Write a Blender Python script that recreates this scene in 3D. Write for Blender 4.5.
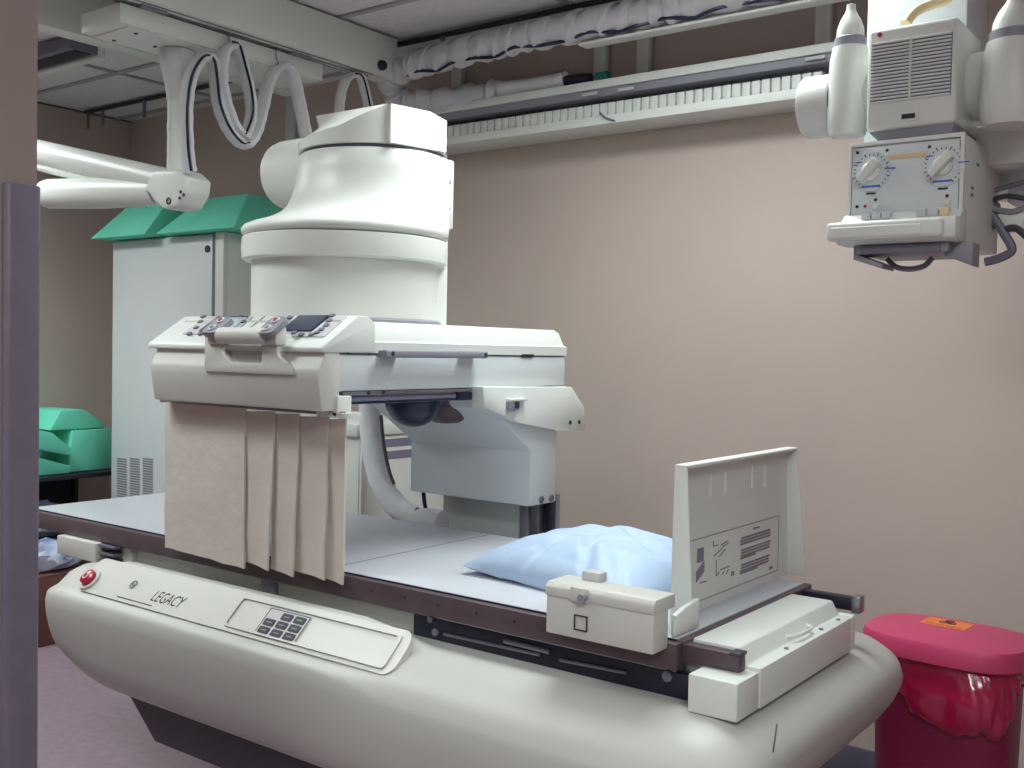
import bpy, bmesh, math, random
from mathutils import Vector, Matrix, noise
random.seed(7)
for o in list(bpy.data.objects): bpy.data.objects.remove(o)
SC = bpy.context.scene
COL = SC.collection

# ---------------------------------------------------------------- camera
F = 1045.0
CAMP = Vector((0.0, 0.0, 1.5))
PITCH, ROLL, YAW = math.radians(-1.88), math.radians(-1.15), math.radians(-36.9)
fw = Vector((math.sin(YAW)*math.cos(PITCH), math.cos(YAW)*math.cos(PITCH), math.sin(PITCH)))
r0 = Vector((math.cos(YAW), -math.sin(YAW), 0)); u0 = r0.cross(fw)
RT = r0*math.cos(ROLL) - u0*math.sin(ROLL)
UP = r0*math.sin(ROLL) + u0*math.cos(ROLL)
cd = bpy.data.cameras.new('camera'); cam = bpy.data.objects.new('camera', cd); COL.objects.link(cam)
cd.sensor_width = 36.0; cd.lens = F/1024*36.0; cd.clip_start = 0.02
M3 = Matrix((RT, UP, -fw)).transposed()
cam.matrix_world = Matrix.Translation(CAMP) @ M3.to_4x4()
SC.camera = cam

# ---------------------------------------------------------------- light
vs = SC.view_settings
vs.view_transform = 'Standard'; vs.look = 'None'; vs.gamma = 1.0; vs.use_curve_mapping = False
vs.exposure = -0.18
W = bpy.data.worlds.new('world'); SC.world = W; W.use_nodes = True
W.node_tree.nodes['Background'].inputs[0].default_value = (0.55, 0.5, 0.6, 1)
W.node_tree.nodes['Background'].inputs[1].default_value = 0.10
# ceiling troffers, the last two unseen and added as fill light: centre x, centre y, power, spread in degrees
TROFFERS = [(-1.45, 2.5, 20, 155), (-3.1, 0.9, 24, 140), (-4.9, 1.7, 26, 140), (0.5, 0.2, 34, 160), (-0.6, -1.75, 34, 160)]
LIGHT_COL = (0.90, 0.985, 1.0)

# ---------------------------------------------------------------- helpers
def ray(px, py): return RT*((px-512)/F) - UP*((py-384)/F) + fw
def aty(px, py, y): d = ray(px, py); return CAMP + d*(y/d.y)
def atx(px, py, x): d = ray(px, py); return CAMP + d*(x/d.x)
def atz(px, py, z): d = ray(px, py); return CAMP + d*((z-1.5)/d.z)
def pln(px, py, p, n):
    d = ray(px, py); n = Vector(n); return CAMP + d*((Vector(p)-CAMP).dot(n)/d.dot(n))

def lin(c):
    f = lambda v: v/12.92 if v <= .04045 else ((v+.055)/1.055)**2.4
    return tuple(f(v/255) for v in c)+(1,)
MATS = {}
def mat(name, rgb, rough=.5, metal=0., var=.06, scale=8., bump=0., bscale=60., spec=.5, coat=0., alpha=1., trans=0., rgb2=None, emit=0., sub=0.):
    m = bpy.data.materials.new(name); m.use_nodes = True; MATS[name] = m
    nt = m.node_tree; b = nt.nodes['Principled BSDF']
    tc = nt.nodes.new('ShaderNodeTexCoord')
    nz = nt.nodes.new('ShaderNodeTexNoise'); nz.inputs['Scale'].default_value = scale; nz.inputs['Detail'].default_value = 4
    nt.links.new(tc.outputs['Object'], nz.inputs['Vector'])
    cr = nt.nodes.new('ShaderNodeValToRGB'); c = lin(rgb)
    cr.color_ramp.elements[0].position = .3; cr.color_ramp.elements[1].position = .7
    if rgb2: a, z = c, lin(rgb2)
    else:
        a = tuple(v*(1-var) for v in c[:3])+(1,); z = tuple(min(1, v*(1+var)) for v in c[:3])+(1,)
    cr.color_ramp.elements[0].color = a; cr.color_ramp.elements[1].color = z
    nt.links.new(nz.outputs['Fac'], cr.inputs['Fac']); nt.links.new(cr.outputs['Color'], b.inputs['Base Color'])
    b.inputs['Roughness'].default_value = rough; b.inputs['Metallic'].default_value = metal
    b.inputs['Specular IOR Level'].default_value = spec; b.inputs['Coat Weight'].default_value = coat
    b.inputs['Alpha'].default_value = alpha; b.inputs['Transmission Weight'].default_value = trans
    if sub: b.inputs['Subsurface Weight'].default_value = sub; b.inputs['Subsurface Scale'].default_value = .02
    if emit:
        nt.links.new(cr.outputs['Color'], b.inputs['Emission Color']); b.inputs['Emission Strength'].default_value = emit
    if bump:
        n2 = nt.nodes.new('ShaderNodeTexNoise'); n2.inputs['Scale'].default_value = bscale; n2.inputs['Detail'].default_value = 6
        nt.links.new(tc.outputs['Object'], n2.inputs['Vector'])
        bp = nt.nodes.new('ShaderNodeBump'); bp.inputs['Strength'].default_value = bump; bp.inputs['Distance'].default_value = .01
        nt.links.new(n2.outputs['Fac'], bp.inputs['Height']); nt.links.new(bp.outputs['Normal'], b.inputs['Normal'])
    return m

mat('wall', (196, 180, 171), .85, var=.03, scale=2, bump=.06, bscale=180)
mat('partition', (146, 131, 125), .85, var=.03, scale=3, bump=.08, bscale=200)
mat('floor', (146, 126, 136), .55, var=.10, scale=30, bump=.05, bscale=90)
mat('ceiling', (226, 221, 226), .9, var=.05, scale=40, bump=.35, bscale=130)
mat('tbar', (168, 166, 172), .6)
mat('white', (222, 225, 220), .38, var=.012, scale=3)
mat('tower_white', (230, 233, 227), .34, var=.01, scale=3)
mat('cream', (206, 205, 198), .42, var=.015, scale=3)
mat('shell', (188, 187, 181), .46, var=.015, scale=2)
mat('paleblue', (211, 217, 219), .4, var=.015)
mat('tabletop', (194, 197, 204), .32, var=.02, scale=4)
mat('rim', (92, 76, 82), .45, metal=.2, var=.12, scale=12)
mat('steel', (150, 150, 158), .3, metal=.85)
mat('grey', (140, 140, 150), .45)
mat('midgrey', (112, 112, 126), .45)
mat('darkgrey', (62, 60, 72), .5)
mat('black', (22, 26, 46), .45)
mat('navy', (26, 38, 66), .25)
mat('glass_dark', (30, 42, 76), .12)
mat('lcd', (196, 210, 210), .2)
mat('guard', (106, 99, 113), .45, var=.05, scale=30)
mat('baseboard', (92, 92, 108), .5)
mat('curtain', (214, 204, 194), .75, var=.05, scale=6, bump=.25, bscale=25)
mat('fabric_white', (220, 220, 222), .85, var=.05, scale=14, bump=.3, bscale=40)
mat('fabric_grey', (204, 203, 207), .9, var=.07, scale=14, bump=.4, bscale=40)
mat('pillow', (176, 196, 222), .55, var=.03, scale=5, bump=.05, bscale=60, sub=.1)
mat('foam', (112, 218, 190), .8, var=.05, scale=9, bump=.12, bscale=150)
mat('bin_red', (122, 22, 62), .45, var=.05, scale=5)
mat('lid_red', (198, 64, 108), .42, var=.03, scale=5)
mat('bag_red', (160, 24, 66), .12, var=.06, scale=7, coat=.5, bump=.15, bscale=18)
mat('sticker', (240, 130, 66), .5)
mat('ink', (48, 40, 54), .6)
mat('ink_pale', (166, 162, 167), .6)
mat('ink_soft', (138, 132, 142), .6)
mat('button_red', (176, 24, 50), .3)
mat('dot_red', (180, 40, 60), .4)
mat('beige', (222, 200, 160), .5)
mat('blueprint', (70, 100, 190), .5)
mat('greenled', (50, 190, 130), .5)
mat('stripe', (128, 126, 150), .5)
mat('cardboard', (104, 66, 60), .8, var=.08)
mat('bagplastic', (120, 140, 190), .15, var=.25, scale=10, bump=.5, bscale=20, rgb2=(215, 222, 235))
mat('shelfdark', (34, 32, 46), .6)
mat('pvc', (226, 230, 226), .35)
mat('diffuser', (240, 248, 244), .5, emit=9.0)
mat('label', (196, 194, 196), .5)
mat('teal', (20, 92, 84), .5)

def root_loc(p):
    v = Vector((0, 0, 0))
    while p is not None: v = v + p.location; p = p.parent
    return v
def thing(name, label, cat, loc=(0, 0, 0), group=None):
    o = bpy.data.objects.new(name, None); COL.objects.link(o); o.location = loc
    o.empty_display_size = .1
    o['label'] = label; o['category'] = cat
    if group: o['group'] = group
    return o
def obj(name, bm, m, parent=None, angle=35, label=None):
    bmesh.ops.recalc_face_normals(bm, faces=bm.faces[:])
    ca = math.radians(angle)
    for f in bm.faces: f.smooth = True
    for e in bm.edges:
        e.smooth = not (len(e.link_faces) == 2 and e.calc_face_angle(0) > ca)
    if parent is not None: off = root_loc(parent)
    else:
        xs = [v.co for v in bm.verts]
        off = Vector(((min(v.x for v in xs)+max(v.x for v in xs))/2, (min(v.y for v in xs)+max(v.y for v in xs))/2, min(v.z for v in xs)))
    for v in bm.verts: v.co -= off
    me = bpy.data.meshes.new(name); bm.to_mesh(me); bm.free()
    me.materials.append(MATS[m])
    o = bpy.data.objects.new(name, me); COL.objects.link(o)
    if parent is not None: o.parent = parent
    else: o.location = off
    if label: o['label'] = label
    return o
def tag(o, label, cat, group=None):
    o['label'] = label; o['category'] = cat
    if group: o['group'] = group
    return o
def struct(o, label=None):
    o['kind'] = 'structure'
    if label: o['label'] = label
    return o
def NB(): return bmesh.new()
def bevel(bm, geom_edges, w, seg=2):
    if w > 0 and geom_edges:
        bmesh.ops.bevel(bm, geom=geom_edges, offset=w, segments=seg, profile=.5, affect='EDGES', clamp_overlap=True)
def box(bm, x0, x1, y0, y1, z0, z1, bev=0., seg=2):
    b2 = bmesh.new() if bev else bm
    vs_ = [b2.verts.new((x, y, z)) for x in (x0, x1) for y in (y0, y1) for z in (z0, z1)]
    for f in ((0, 1, 3, 2), (4, 6, 7, 5), (0, 4, 5, 1), (2, 3, 7, 6), (0, 2, 6, 4), (1, 5, 7, 3)):
        b2.faces.new([vs_[i] for i in f])
    if bev: bevel(b2, b2.edges[:], bev, seg); merge(bm, b2)
    return bm
def merge(bm, b2):
    m = {}
    for v in b2.verts: m[v] = bm.verts.new(v.co)
    for f in b2.faces:
        try: bm.faces.new([m[v] for v in f.verts])
        except ValueError: pass
    b2.free()
def prism(bm, pts, axis, a0, a1, bev=0., seg=2):
    """extrude a 2D polygon along an axis; pts are the two other coordinates in xyz order"""
    def mk(p, a):
        if axis == 'x': return (a, p[0], p[1])
        if axis == 'y': return (p[0], a, p[1])
        return (p[0], p[1], a)
    b2 = bmesh.new()
    A = [b2.verts.new(mk(p, a0)) for p in pts]; B = [b2.verts.new(mk(p, a1)) for p in pts]
    b2.faces.new(A); b2.faces.new(B[::-1]); n = len(pts)
    for i in range(n): b2.faces.new((A[i], A[(i+1) % n], B[(i+1) % n], B[i]))
    bmesh.ops.recalc_face_normals(b2, faces=b2.faces[:])
    if bev: bevel(b2, b2.edges[:], bev, seg)
    merge(bm, b2); return bm
def poly3(bm, pts, nrm, t, back=0.):
    """extrude a 3D polygon along nrm by t"""
    n = Vector(nrm).normalized()
    A = [bm.verts.new(Vector(p)-n*back) for p in pts]; B = [bm.verts.new(Vector(p)+n*t) for p in pts]
    bm.faces.new(A); bm.faces.new(B[::-1]); k = len(pts)
    for i in range(k): bm.faces.new((A[i], A[(i+1) % k], B[(i+1) % k], B[i]))
    return bm
def loft(bm, rings, cap=True, closed=True):
    R_ = [[bm.verts.new(p) for p in r] for r in rings]; n = len(rings[0])
    for a, b in zip(R_, R_[1:]):
        for i in range(n if closed else n-1):
            j = (i+1) % n
            bm.faces.new((a[i], a[j], b[j], b[i]))
    if cap and closed:
        bm.faces.new(R_[0][::-1]); bm.faces.new(R_[-1])
    return R_
def lathe(bm, prof, c, axis='z', n=32, a0=0., a1=2*math.pi):
    rings = []
    for r, h in prof:
        ring = []
        for i in range(n):
            a = a0+(a1-a0)*i/n; x, y = r*math.cos(a), r*math.sin(a)
            p = {'z': (x, y, h), 'x': (h, x, y), 'y': (x, h, y)}[axis]
            ring.append(Vector(p)+Vector(c))
        rings.append(ring)
    loft(bm, rings)
    return bm
def smooth_path(pts, k=6):
    P_ = [Vector(p) for p in pts]; out = []
    for i in range(len(P_)-1):
        p0 = P_[max(i-1, 0)]; p1 = P_[i]; p2 = P_[i+1]; p3 = P_[min(i+2, len(P_)-1)]
        for j in range(k):
            t = j/k
            out.append(.5*((2*p1)+(p2-p0)*t+(2*p0-5*p1+4*p2-p3)*t*t+(3*p1-p0-3*p2+p3)*t**3))
    out.append(P_[-1]); return out
def tube(bm, path, r, n=10, wide=None, side=None, rf=None):
    """tube along path; wide = second radius along the `side` direction"""
    path = [Vector(p) for p in path]; rings = []
    up = Vector(side) if side else Vector((0, 0, 1))
    for i, p in enumerate(path):
        t = (path[min(i+1, len(path)-1)]-path[max(i-1, 0)]).normalized()
        if side: a = (up-t*up.dot(t)).normalized()
        else:
            if abs(t.dot(up)) > .98: up = Vector((1, 0, 0))
            a = (up-t*up.dot(t)).normalized(); up = a
        b = t.cross(a); rr = rf(i, len(path)) if rf else 1.
        ra = (wide if wide else r)*rr; rb = r*rr
        rings.append([p+a*(ra*math.cos(2*math.pi*k/n))+b*(rb*math.sin(2*math.pi*k/n)) for k in range(n)])
    loft(bm, rings); return bm
def copy_obj(o, parent=None, loc=None):
    c = o.copy(); COL.objects.link(c)
    if parent is not None: c.parent = parent
    if loc is not None: c.location = loc
    return c
def text_bm(body, size, shear=0.):
    cu = bpy.data.curves.new('lettering', 'FONT'); cu.body = body; cu.size = size; cu.shear = shear
    cu.align_x = 'CENTER'; cu.align_y = 'CENTER'; cu.resolution_u = 3
    o = bpy.data.objects.new('lettering', cu); COL.objects.link(o)
    dg = bpy.context.evaluated_depsgraph_get(); me = bpy.data.meshes.new_from_object(o.evaluated_get(dg))
    bm = bmesh.new(); bm.from_mesh(me)
    bpy.data.objects.remove(o); bpy.data.curves.remove(cu); bpy.data.meshes.remove(me)
    return bm
def place(bm, o, ux, uy, lift=.0008):
    ux = Vector(ux).normalized(); uy = Vector(uy); n = ux.cross(uy).normalized(); uy = n.cross(ux)
    for v in bm.verts: v.co = Vector(o)+ux*v.co.x+uy*v.co.y+n*(lift+v.co.z)
    return bm
def rrect(w, h, r, k=4):
    pts = []
    for cx, cy, a in ((w/2-r, h/2-r, 0), (-w/2+r, h/2-r, 90), (-w/2+r, -h/2+r, 180), (w/2-r, -h/2+r, 270)):
        for i in range(k+1):
            t = math.radians(a+90*i/k); pts.append((cx+r*math.cos(t), cy+r*math.sin(t)))
    return pts
def plate(bm, o, ux, uy, w, h, t, r=.003):
    """rounded plate of thickness t centred at o in the plane ux,uy"""
    ux = Vector(ux).normalized(); uy = Vector(uy); n = ux.cross(uy).normalized(); uy = n.cross(ux)
    poly3(bm, [Vector(o)+ux*x+uy*y for x, y in rrect(w, h, min(r, w/2.01, h/2.01))], n, t, .001)
    return bm
def disc(bm, o, n, r, t, k=20):
    n = Vector(n).normalized(); a = n.orthogonal().normalized(); b = n.cross(a)
    poly3(bm, [Vector(o)+a*(r*math.cos(2*math.pi*i/k))+b*(r*math.sin(2*math.pi*i/k)) for i in range(k)], n, t, .001)
    return bm
def ringdisc(bm, o, n, r1, r2, t, k=24):
    n = Vector(n).normalized(); a = n.orthogonal().normalized(); b = n.cross(a)
    def ring(r, h): return [Vector(o)+n*h+a*(r*math.cos(2*math.pi*i/k))+b*(r*math.sin(2*math.pi*i/k)) for i in range(k)]
    rs = [ring(r1, 0), ring(r2, 0), ring(r2, t), ring(r1, t), ring(r1, 0)]
    loft(bm, rs, cap=False); return bm

# ================================================================ SETTING
XL, XR, YB, YF, ZC = -5.7, 2.6, 3.7, -2.6, 2.84
struct(obj('floor', box(NB(), XL-.1, XR+.1, YF-.1, YB+.1, -.1, 0), 'floor'))
struct(obj('wall_back', box(NB(), XL-.1, XR+.1, YB, YB+.1, 0, ZC+.2), 'wall'))
struct(obj('wall_left', box(NB(), XL-.1, XL, YF, YB, 0, ZC+.2), 'wall'))
struct(obj('wall_right', box(NB(), XR, XR+.1, YF, YB, 0, ZC+.2), 'wall'))
struct(obj('wall_front', box(NB(), XL-.1, XR+.1, YF-.1, YF, 0, ZC+.2), 'wall'))
struct(obj('baseboard_back', box(NB(), XL, XR, YB-.012, YB, 0, .11, .004), 'baseboard'))
struct(obj('baseboard_left', box(NB(), XL, XL+.012, YF, YB-.012, 0, .11, .004), 'baseboard'))
PX, PY = -1.6, .872
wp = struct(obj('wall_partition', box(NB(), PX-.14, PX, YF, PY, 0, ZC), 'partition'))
bm = NB()
prof = [(-.012-.14, PY-.055), (-.012-.14, PY+.001), (-.146, PY+.005), (.002, PY+.005), (.010, PY+.000), (.011, PY-.048), (.006, PY-.056), (0, PY-.056), (0, PY), (-.14, PY), (-.14, PY-.055)]
prism(bm, [(PX+a, b) for a, b in prof], 'z', .1, 1.742, .003)
struct(obj('trim_1', bm, 'guard'), 'grey vinyl corner guard on the partition edge')
ce = struct(obj('ceiling', box(NB(), XL-.1, XR+.1, YF-.1, YB+.1, ZC+.02, ZC+.12), 'ceiling'))
# ceiling tiles on a grid, with T-bars
gx0, gy0, tw, td = -5.95, -2.5, 1.22, .61
def is_light(cx, cy): return any(abs(cx-a) < .62 and abs(cy-b) < .31 for a, b, _, _ in TROFFERS)
bars = NB(); tile_mesh = None
i = 0
while gx0+i*tw < XR:
    box(bars, max(XL, gx0+i*tw-.012), gx0+i*tw+.012, YF, YB, ZC-.012, ZC+.02); j = 0
    while gy0+j*td < YB:
        x0, x1 = max(XL, gx0+i*tw+.014), min(XR, gx0+(i+1)*tw-.014); y0, y1 = max(YF, gy0+j*td+.014), min(YB, gy0+(j+1)*td-.014)
        if x1-x0 > .05 and y1-y0 > .05:
            o = obj('ceiling_tile', box(NB(), x0, x1, y0, y1, ZC-.004, ZC+.02, .004, 1), 'ceiling', ce)
        j += 1
    i += 1
j = 0
while gy0+j*td < YB: box(bars, XL, XR, gy0+j*td-.012, gy0+j*td+.012, ZC-.0125, ZC+.0195); j += 1
obj('ceiling_grid', bars, 'tbar', ce)

# ================================================================ CEILING LIGHTS
LAB = ['recessed ceiling troffer light above the foot end of the table', 'recessed ceiling troffer light above the head end of the table', 'recessed ceiling troffer light in front of the tall white cabinet',
       'added fill light in a ceiling troffer at the right side of the room', 'added fill light in a ceiling troffer behind the viewpoint']
for (cx, cy, pw, sp), lb in zip(TROFFERS, LAB):
    t = thing('ceiling_light', lb, 'light', (cx, cy, ZC-.05), 'ceiling troffers')
    bm = NB()
    for a in (-1, 1):
        box(bm, cx-.6, cx+.6, cy+a*.285-.015, cy+a*.285+.015, ZC-.05, ZC-.004); box(bm, cx+a*.585-.015, cx+a*.585+.015, cy-.27, cy+.27, ZC-.05, ZC-.004)
    obj('frame', bm, 'tbar', t)
    obj('diffuser', box(NB(), cx-.57, cx+.57, cy-.27, cy+.27, ZC-.02, ZC-.006), 'diffuser', t)
    ld = bpy.data.lights.new('lamp', 'AREA'); ld.shape = 'RECTANGLE'; ld.size = 1.1; ld.size_y = .5
    ld.energy = pw; ld.color = LIGHT_COL; ld.spread = math.radians(sp)
    lo = bpy.data.objects.new('lamp', ld); COL.objects.link(lo); lo.parent = t; lo.location = (0, 0, .022)

# ================================================================ FLUOROSCOPY TABLE
T = thing('fluoroscopy_table', 'long tilting examination table with curved cream shell, brown rim and grey white top', 'table', (-1.9, 2.2, 0))
# shell by lofting sections along x
BACKP = [(2.20, .475), (2.60, .475), (2.67, .495), (2.71, .54), (2.725, .62), (2.72, .72), (2.70, .775), (2.65, .80)]
LOWP = [(1.662, .70), (1.664, .64), (1.670, .58), (1.680, .53), (1.698, .50), (1.73, .482), (1.79, .475)]
SHARP = [(2.30, .800), (1.93, .800), (1.836, .800), (1.824, .838), (1.816, .843), (1.795, .843), (1.785, .836), (1.745, .798), (1.706, .761), (1.690, .752), (1.676, .746), (1.667, .735)]
ROUND = [(2.30, .800), (1.93, .800), (1.86, .800), (1.85, .801), (1.835, .802), (1.815, .802), (1.79, .800), (1.758, .793), (1.726, .779), (1.700, .760), (1.682, .738), (1.670, .715)]
def section(x):
    w = min(1, max(0, (x+1.80)/.22)); w = w*w*(3-2*w)
    v = min(1, max(0, (-2.75-x)/.2)); v = v*v*(3-2*v)
    out = []
    for (a, b), (c, d) in zip(SHARP, ROUND):
        z = b+(d-b)*w
        if z > .812: z = z-(z-.812)*v*.95
        out.append((a+(c-a)*w, z))
    return out+LOWP+BACKP
XA, XB = -3.085, -.75
st = []
for k in range(15): st.append(.42*(1-math.cos(math.pi/2*k/14)))
st = [s for s in st]
xs = [XA+s for s in st]+[XA+.42+(XB-XA-.84)*k/24 for k in range(1, 24)]+[XB-s for s in st[::-1]]
rings = []
for x in xs:
    u = min(x-XA, XB-x)
    q = lambda L: math.sqrt(max(0, 1-(1-min(u/L, 1))**2))
    kb, kt, ky = max(q(.42), .02), max(q(.14), .02), 1-(1-q(.14))*.20
    rings.append([(x, 2.19+(y-2.19)*ky, .72+(z-.72)*(kt if z > .72 else kb)) for y, z in section(x)])
bm = NB(); loft(bm, rings); shell = obj('base_shell', bm, 'shell', T, 60)
# belly pan and pedestal
bm = NB(); prism(bm, [(-2.70, .48), (-2.56, .365), (-1.25, .365), (-1.1, .48)], 'y', 1.75, 2.62, .006)
obj('belly_pan', bm, 'darkgrey', T)
bm = NB(); prism(bm, [(-2.15, .37), (-2.25, .06), (-2.3, .06), (-2.3, 0), (-1.3, 0), (-1.3, .06), (-1.35, .06), (-1.4, .37)], 'y', 1.95, 2.5, .006)
obj('pedestal', bm, 'darkgrey', T)
# end seam on shell near the foot end
bm = NB(); tube(bm, [atx(777, 724, -.757), atx(774, 746, -.76), atx(771, 767, -.77)], .0018, 6); obj('seam', bm, 'midgrey', shell)
# deck between shell and top
obj('deck', box(NB(), -2.98, -.99, 1.905, 2.56, .785, .862, .003), 'cream', T)
bm = NB(); box(bm, -3.0, -.985, 1.885, 1.903, .852, .864, .002); obj('deck_rail', bm, 'steel', T)
# slot with black mechanism at the foot half
xs0 = aty(415, 610, 1.89).x; xs1 = aty(690, 690, 1.89).x
slot = obj('mechanism_slot', box(NB(), xs0, xs1, 1.885, 1.91, .800, .852, .002), 'black', T)
def yp(px, py, y=1.88): return aty(px, py, y)
for (a, b, c, d, r) in [(444, 634, 540, 655, .004), (505, 641, 550, 652, .006), (560, 660, 627, 673, .004)]:
    obj('guide_rod', tube(NB(), [yp(a, b), yp(c, d)], r, 8), 'steel', slot)
for a, b, r in [(431, 619, .008), (436, 632, .009), (668, 676, .011), (512, 642, .004), (548, 650, .004)]:
    obj('screw', disc(NB(), yp(a, b, 1.884), (0, -1, 0), r, .006), 'midgrey', slot)
# small light brackets along the deck
for px in (128, 268):
    p = aty(px, 560 if px < 200 else 590, 1.89)
    obj('bracket', box(NB(), p.x-.025, p.x+.025, 1.885, 1.91, .797, .858, .003), 'cream' if px < 200 else 'grey', T)
# top
obj('table_surface', box(NB(), -3.48, -.985, 1.885, 2.567, .905, .922, .002), 'tabletop', T)
bm = NB(); box(bm, -3.485, -.972, 1.862, 1.888, .862, .917, .003); rim = obj('side_rim', bm, 'rim', T)
bm = NB(); box(bm, -3.485, -.972, 2.564, 2.590, .862, .917, .003); obj('side_rim', bm, 'rim', T)
bm = NB(); box(bm, -3.475, -.985, 1.882, 1.888, .915, .9205); obj('edge_strip', bm, 'black', T)
bm = NB(); box(bm, -.992, -.968, 1.888, 2.564, .875, .919, .003); obj('end_rim', bm, 'rim', T)
for px in (162+35, 371, 404, 438, 476, 514):
    p = aty(px, 560+ (px-180)*.2, 1.861); obj('screw', disc(NB(), (p.x, 1.8615, .893), (0, -1, 0), .0035, .001, 10), 'ink', rim)
obj('top_seam', box(NB(), -2.0, -1.9945, 1.89, 2.56, .9215, .9224), 'ink_soft', T)
# rails sticking out of the foot end
bm = NB(); box(bm, -.97, -.848, 1.885, 1.915, .878, .914, .003); r1 = obj('end_rail', bm, 'rim', T)
obj('end_cap', box(NB(), -.87, -.846, 1.883, 1.917, .910, .917, .002), 'darkgrey', r1)
bm = NB(); box(bm, -.97, -.825, 2.515, 2.545, .882, .914, .003); r1 = obj('end_rail', bm, 'black', T)
obj('end_cap', box(NB(), -.845, -.823, 2.512, 2.548, .878, .920, .003), 'steel', r1)
# white receptor tray at the foot end
tr = obj('receptor_tray', prism(NB(), [(-1.02, .803), (-.82, .803), (-.82, .884), (-.850, .884), (-.868, .917), (-1.02, .917)], 'y', 1.925, 2.45, .004), 'white', T)
obj('tray_front', box(NB(), -.926, -.822, 1.822, 1.923, .803, .878, .004), 'white', tr)
obj('tray_side', box(NB(), -.86, -.82, 2.45, 2.475, .803, .886, .004), 'white', tr)
bm = NB()
hx = -.8525
tube(bm, smooth_path([(hx-.008, 2.14, .895), (hx+.012, 2.16, .897), (hx+.013, 2.24, .897), (hx-.008, 2.26, .897)], 5), .004, 8); obj('tray_pull', bm, 'white', tr)
for y in (2.09, 2.29, 2.40): obj('screw', disc(NB(), (-.836, y, .8845), (0, 0, 1), .005, .003, 10), 'steel', tr)
# small open drawer under the head end
a = aty(57, 535, 1.84); b = aty(95, 548, 1.84)
dr = obj('drawer', box(NB(), a.x, b.x, 1.84, 2.2, .800, .861, .003), 'cream', T)
c = aty(116, 560, 1.86)
for z in (.803, .829, .853): obj('drawer_rail', box(NB(), b.x-.002, c.x, 1.85, 2.15, z, z+.006), 'midgrey', dr)
obj('drawer_back', box(NB(), b.x-.002, c.x, 1.90, 2.15, .806, .858), 'cream', dr)
# control ledge
LP, LN = Vector((-2, 1.745, .799)), Vector((0, -.95, 1)).normalized()
LU, LV = Vector((1, 0, 0)), Vector((0, 1, .95)).normalized()
def led(px, py): return pln(px, py, LP, LN)
def ledz(x, y): return Vector((x, y, .799+.95*(y-1.745)))
yA, yB = 1.708, 1.885
def ledge_outline(x0, x1, y0, y1, r=.03):
    return [ledz((x0+x1)/2+p[0], (y0+y1)/2+p[1]) for p in rrect(x1-x0, y1-y0, r, 5)]
xl0, xl1 = led(78, 588).x, led(400, 664).x
bm = NB(); poly3(bm, ledge_outline(xl0, xl1, 1.702, 1.788, .03), LN, .006, .012)
ledge = obj('control_ledge', bm, 'cream', T)
p = led(92, 581); n = LN
bb = NB(); ringdisc(bb, p+n*.005, n, .024, .036, .008); obj('button_collar', bb, 'cream', ledge)
bb = NB(); lathe(bb, [(.023, 0), (.025, .012), (.024, .020), (.016, .025), (.001, .026)], (0, 0, 0), 'z', 24); place(bb, p+n*.005, LU, LV, 0); rb = obj('stop_button', bb, 'button_red', ledge, label='round red emergency stop button')
bb = NB(); ringdisc(bb, p+n*.029, n, .008, .012, .0018); obj('button_mark', bb, 'label', rb)
p = led(135, 586)
bb = NB(); ringdisc(bb, p+n*.007, n, .009, .014, .001); disc(bb, p+n*.007, n, .005, .001, 12); obj('emblem', bb, 'midgrey', ledge, label='small round grey maker emblem')
bb = text_bm('LEGACY', .05, .25)
wL = max(v.co.x for v in bb.verts)-min(v.co.x for v in bb.verts); tgt = (led(184, 605)-led(153, 598)).length
for v in bb.verts: v.co.x *= tgt/wL
pt = led(168.5, 601); place(bb, pt+n*.0062, LU, LV, .0005); obj('lettering', bb, 'ink', ledge, label='dark italic LEGACY lettering')
bb = NB(); a, b = led(118, 598), led(153, 607); b = a+LU*(b-a).length; poly3(bb, [a, b, b+LV*.003, a+LV*.003], n, .0068); obj('underline', bb, 'ink', ledge)
# recessed tray with switch panel
def recess(px0, py0, px1, py1): pass
x0, x1 = led(228, 621).x, led(395, 655).x
bb = NB()
oy0, oy1 = 1.710, 1.778
o_ = ledge_outline(x0, x1, oy0, oy1, .012); i_ = ledge_outline(x0+.010, x1-.010, oy0+.005, oy1-.005, .008)
rg = [[v+n*.007 for v in o_], [v+n*.011 for v in o_], [v+n*.011 for v in i_], [v+n*.0065 for v in i_]]
loft(bb, rg, cap=False); obj('recess_frame', bb, 'cream', ledge)
pc = led(284, 628)
bb = NB(); plate(bb, pc+n*.007, LU, LV, .150, .080, .003, .003); sp_ = obj('switch_panel', bb, 'label', ledge)
bb = NB()
for (ax, ay, w, h) in ((0, .039, .149, .002), (0, -.039, .149, .002), (.0735, 0, .002, .079), (-.0735, 0, .002, .079)):
    plate(bb, pc+n*.0101+LU*ax+LV*ay, LU, LV, w, h, .0006, .0005)
obj('panel_border', bb, 'ink', sp_)
for ix in range(3):
    for iy in range(3):
        if ix == 0 and iy == 2: continue
        q = pc+n*.0101+LU*(-.047+ix*.047)+LV*(-.024+iy*.024)
        obj('switch', plate(NB(), q, LU, LV, .038, .019, .002, .003), 'ink', sp_)
        obj('switch_mark', plate(NB(), q+n*.002, LU, LV, .020, .003, .0006, .001), 'greenled' if (ix, iy) == (2, 2) else 'ink_soft', sp_)
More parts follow.
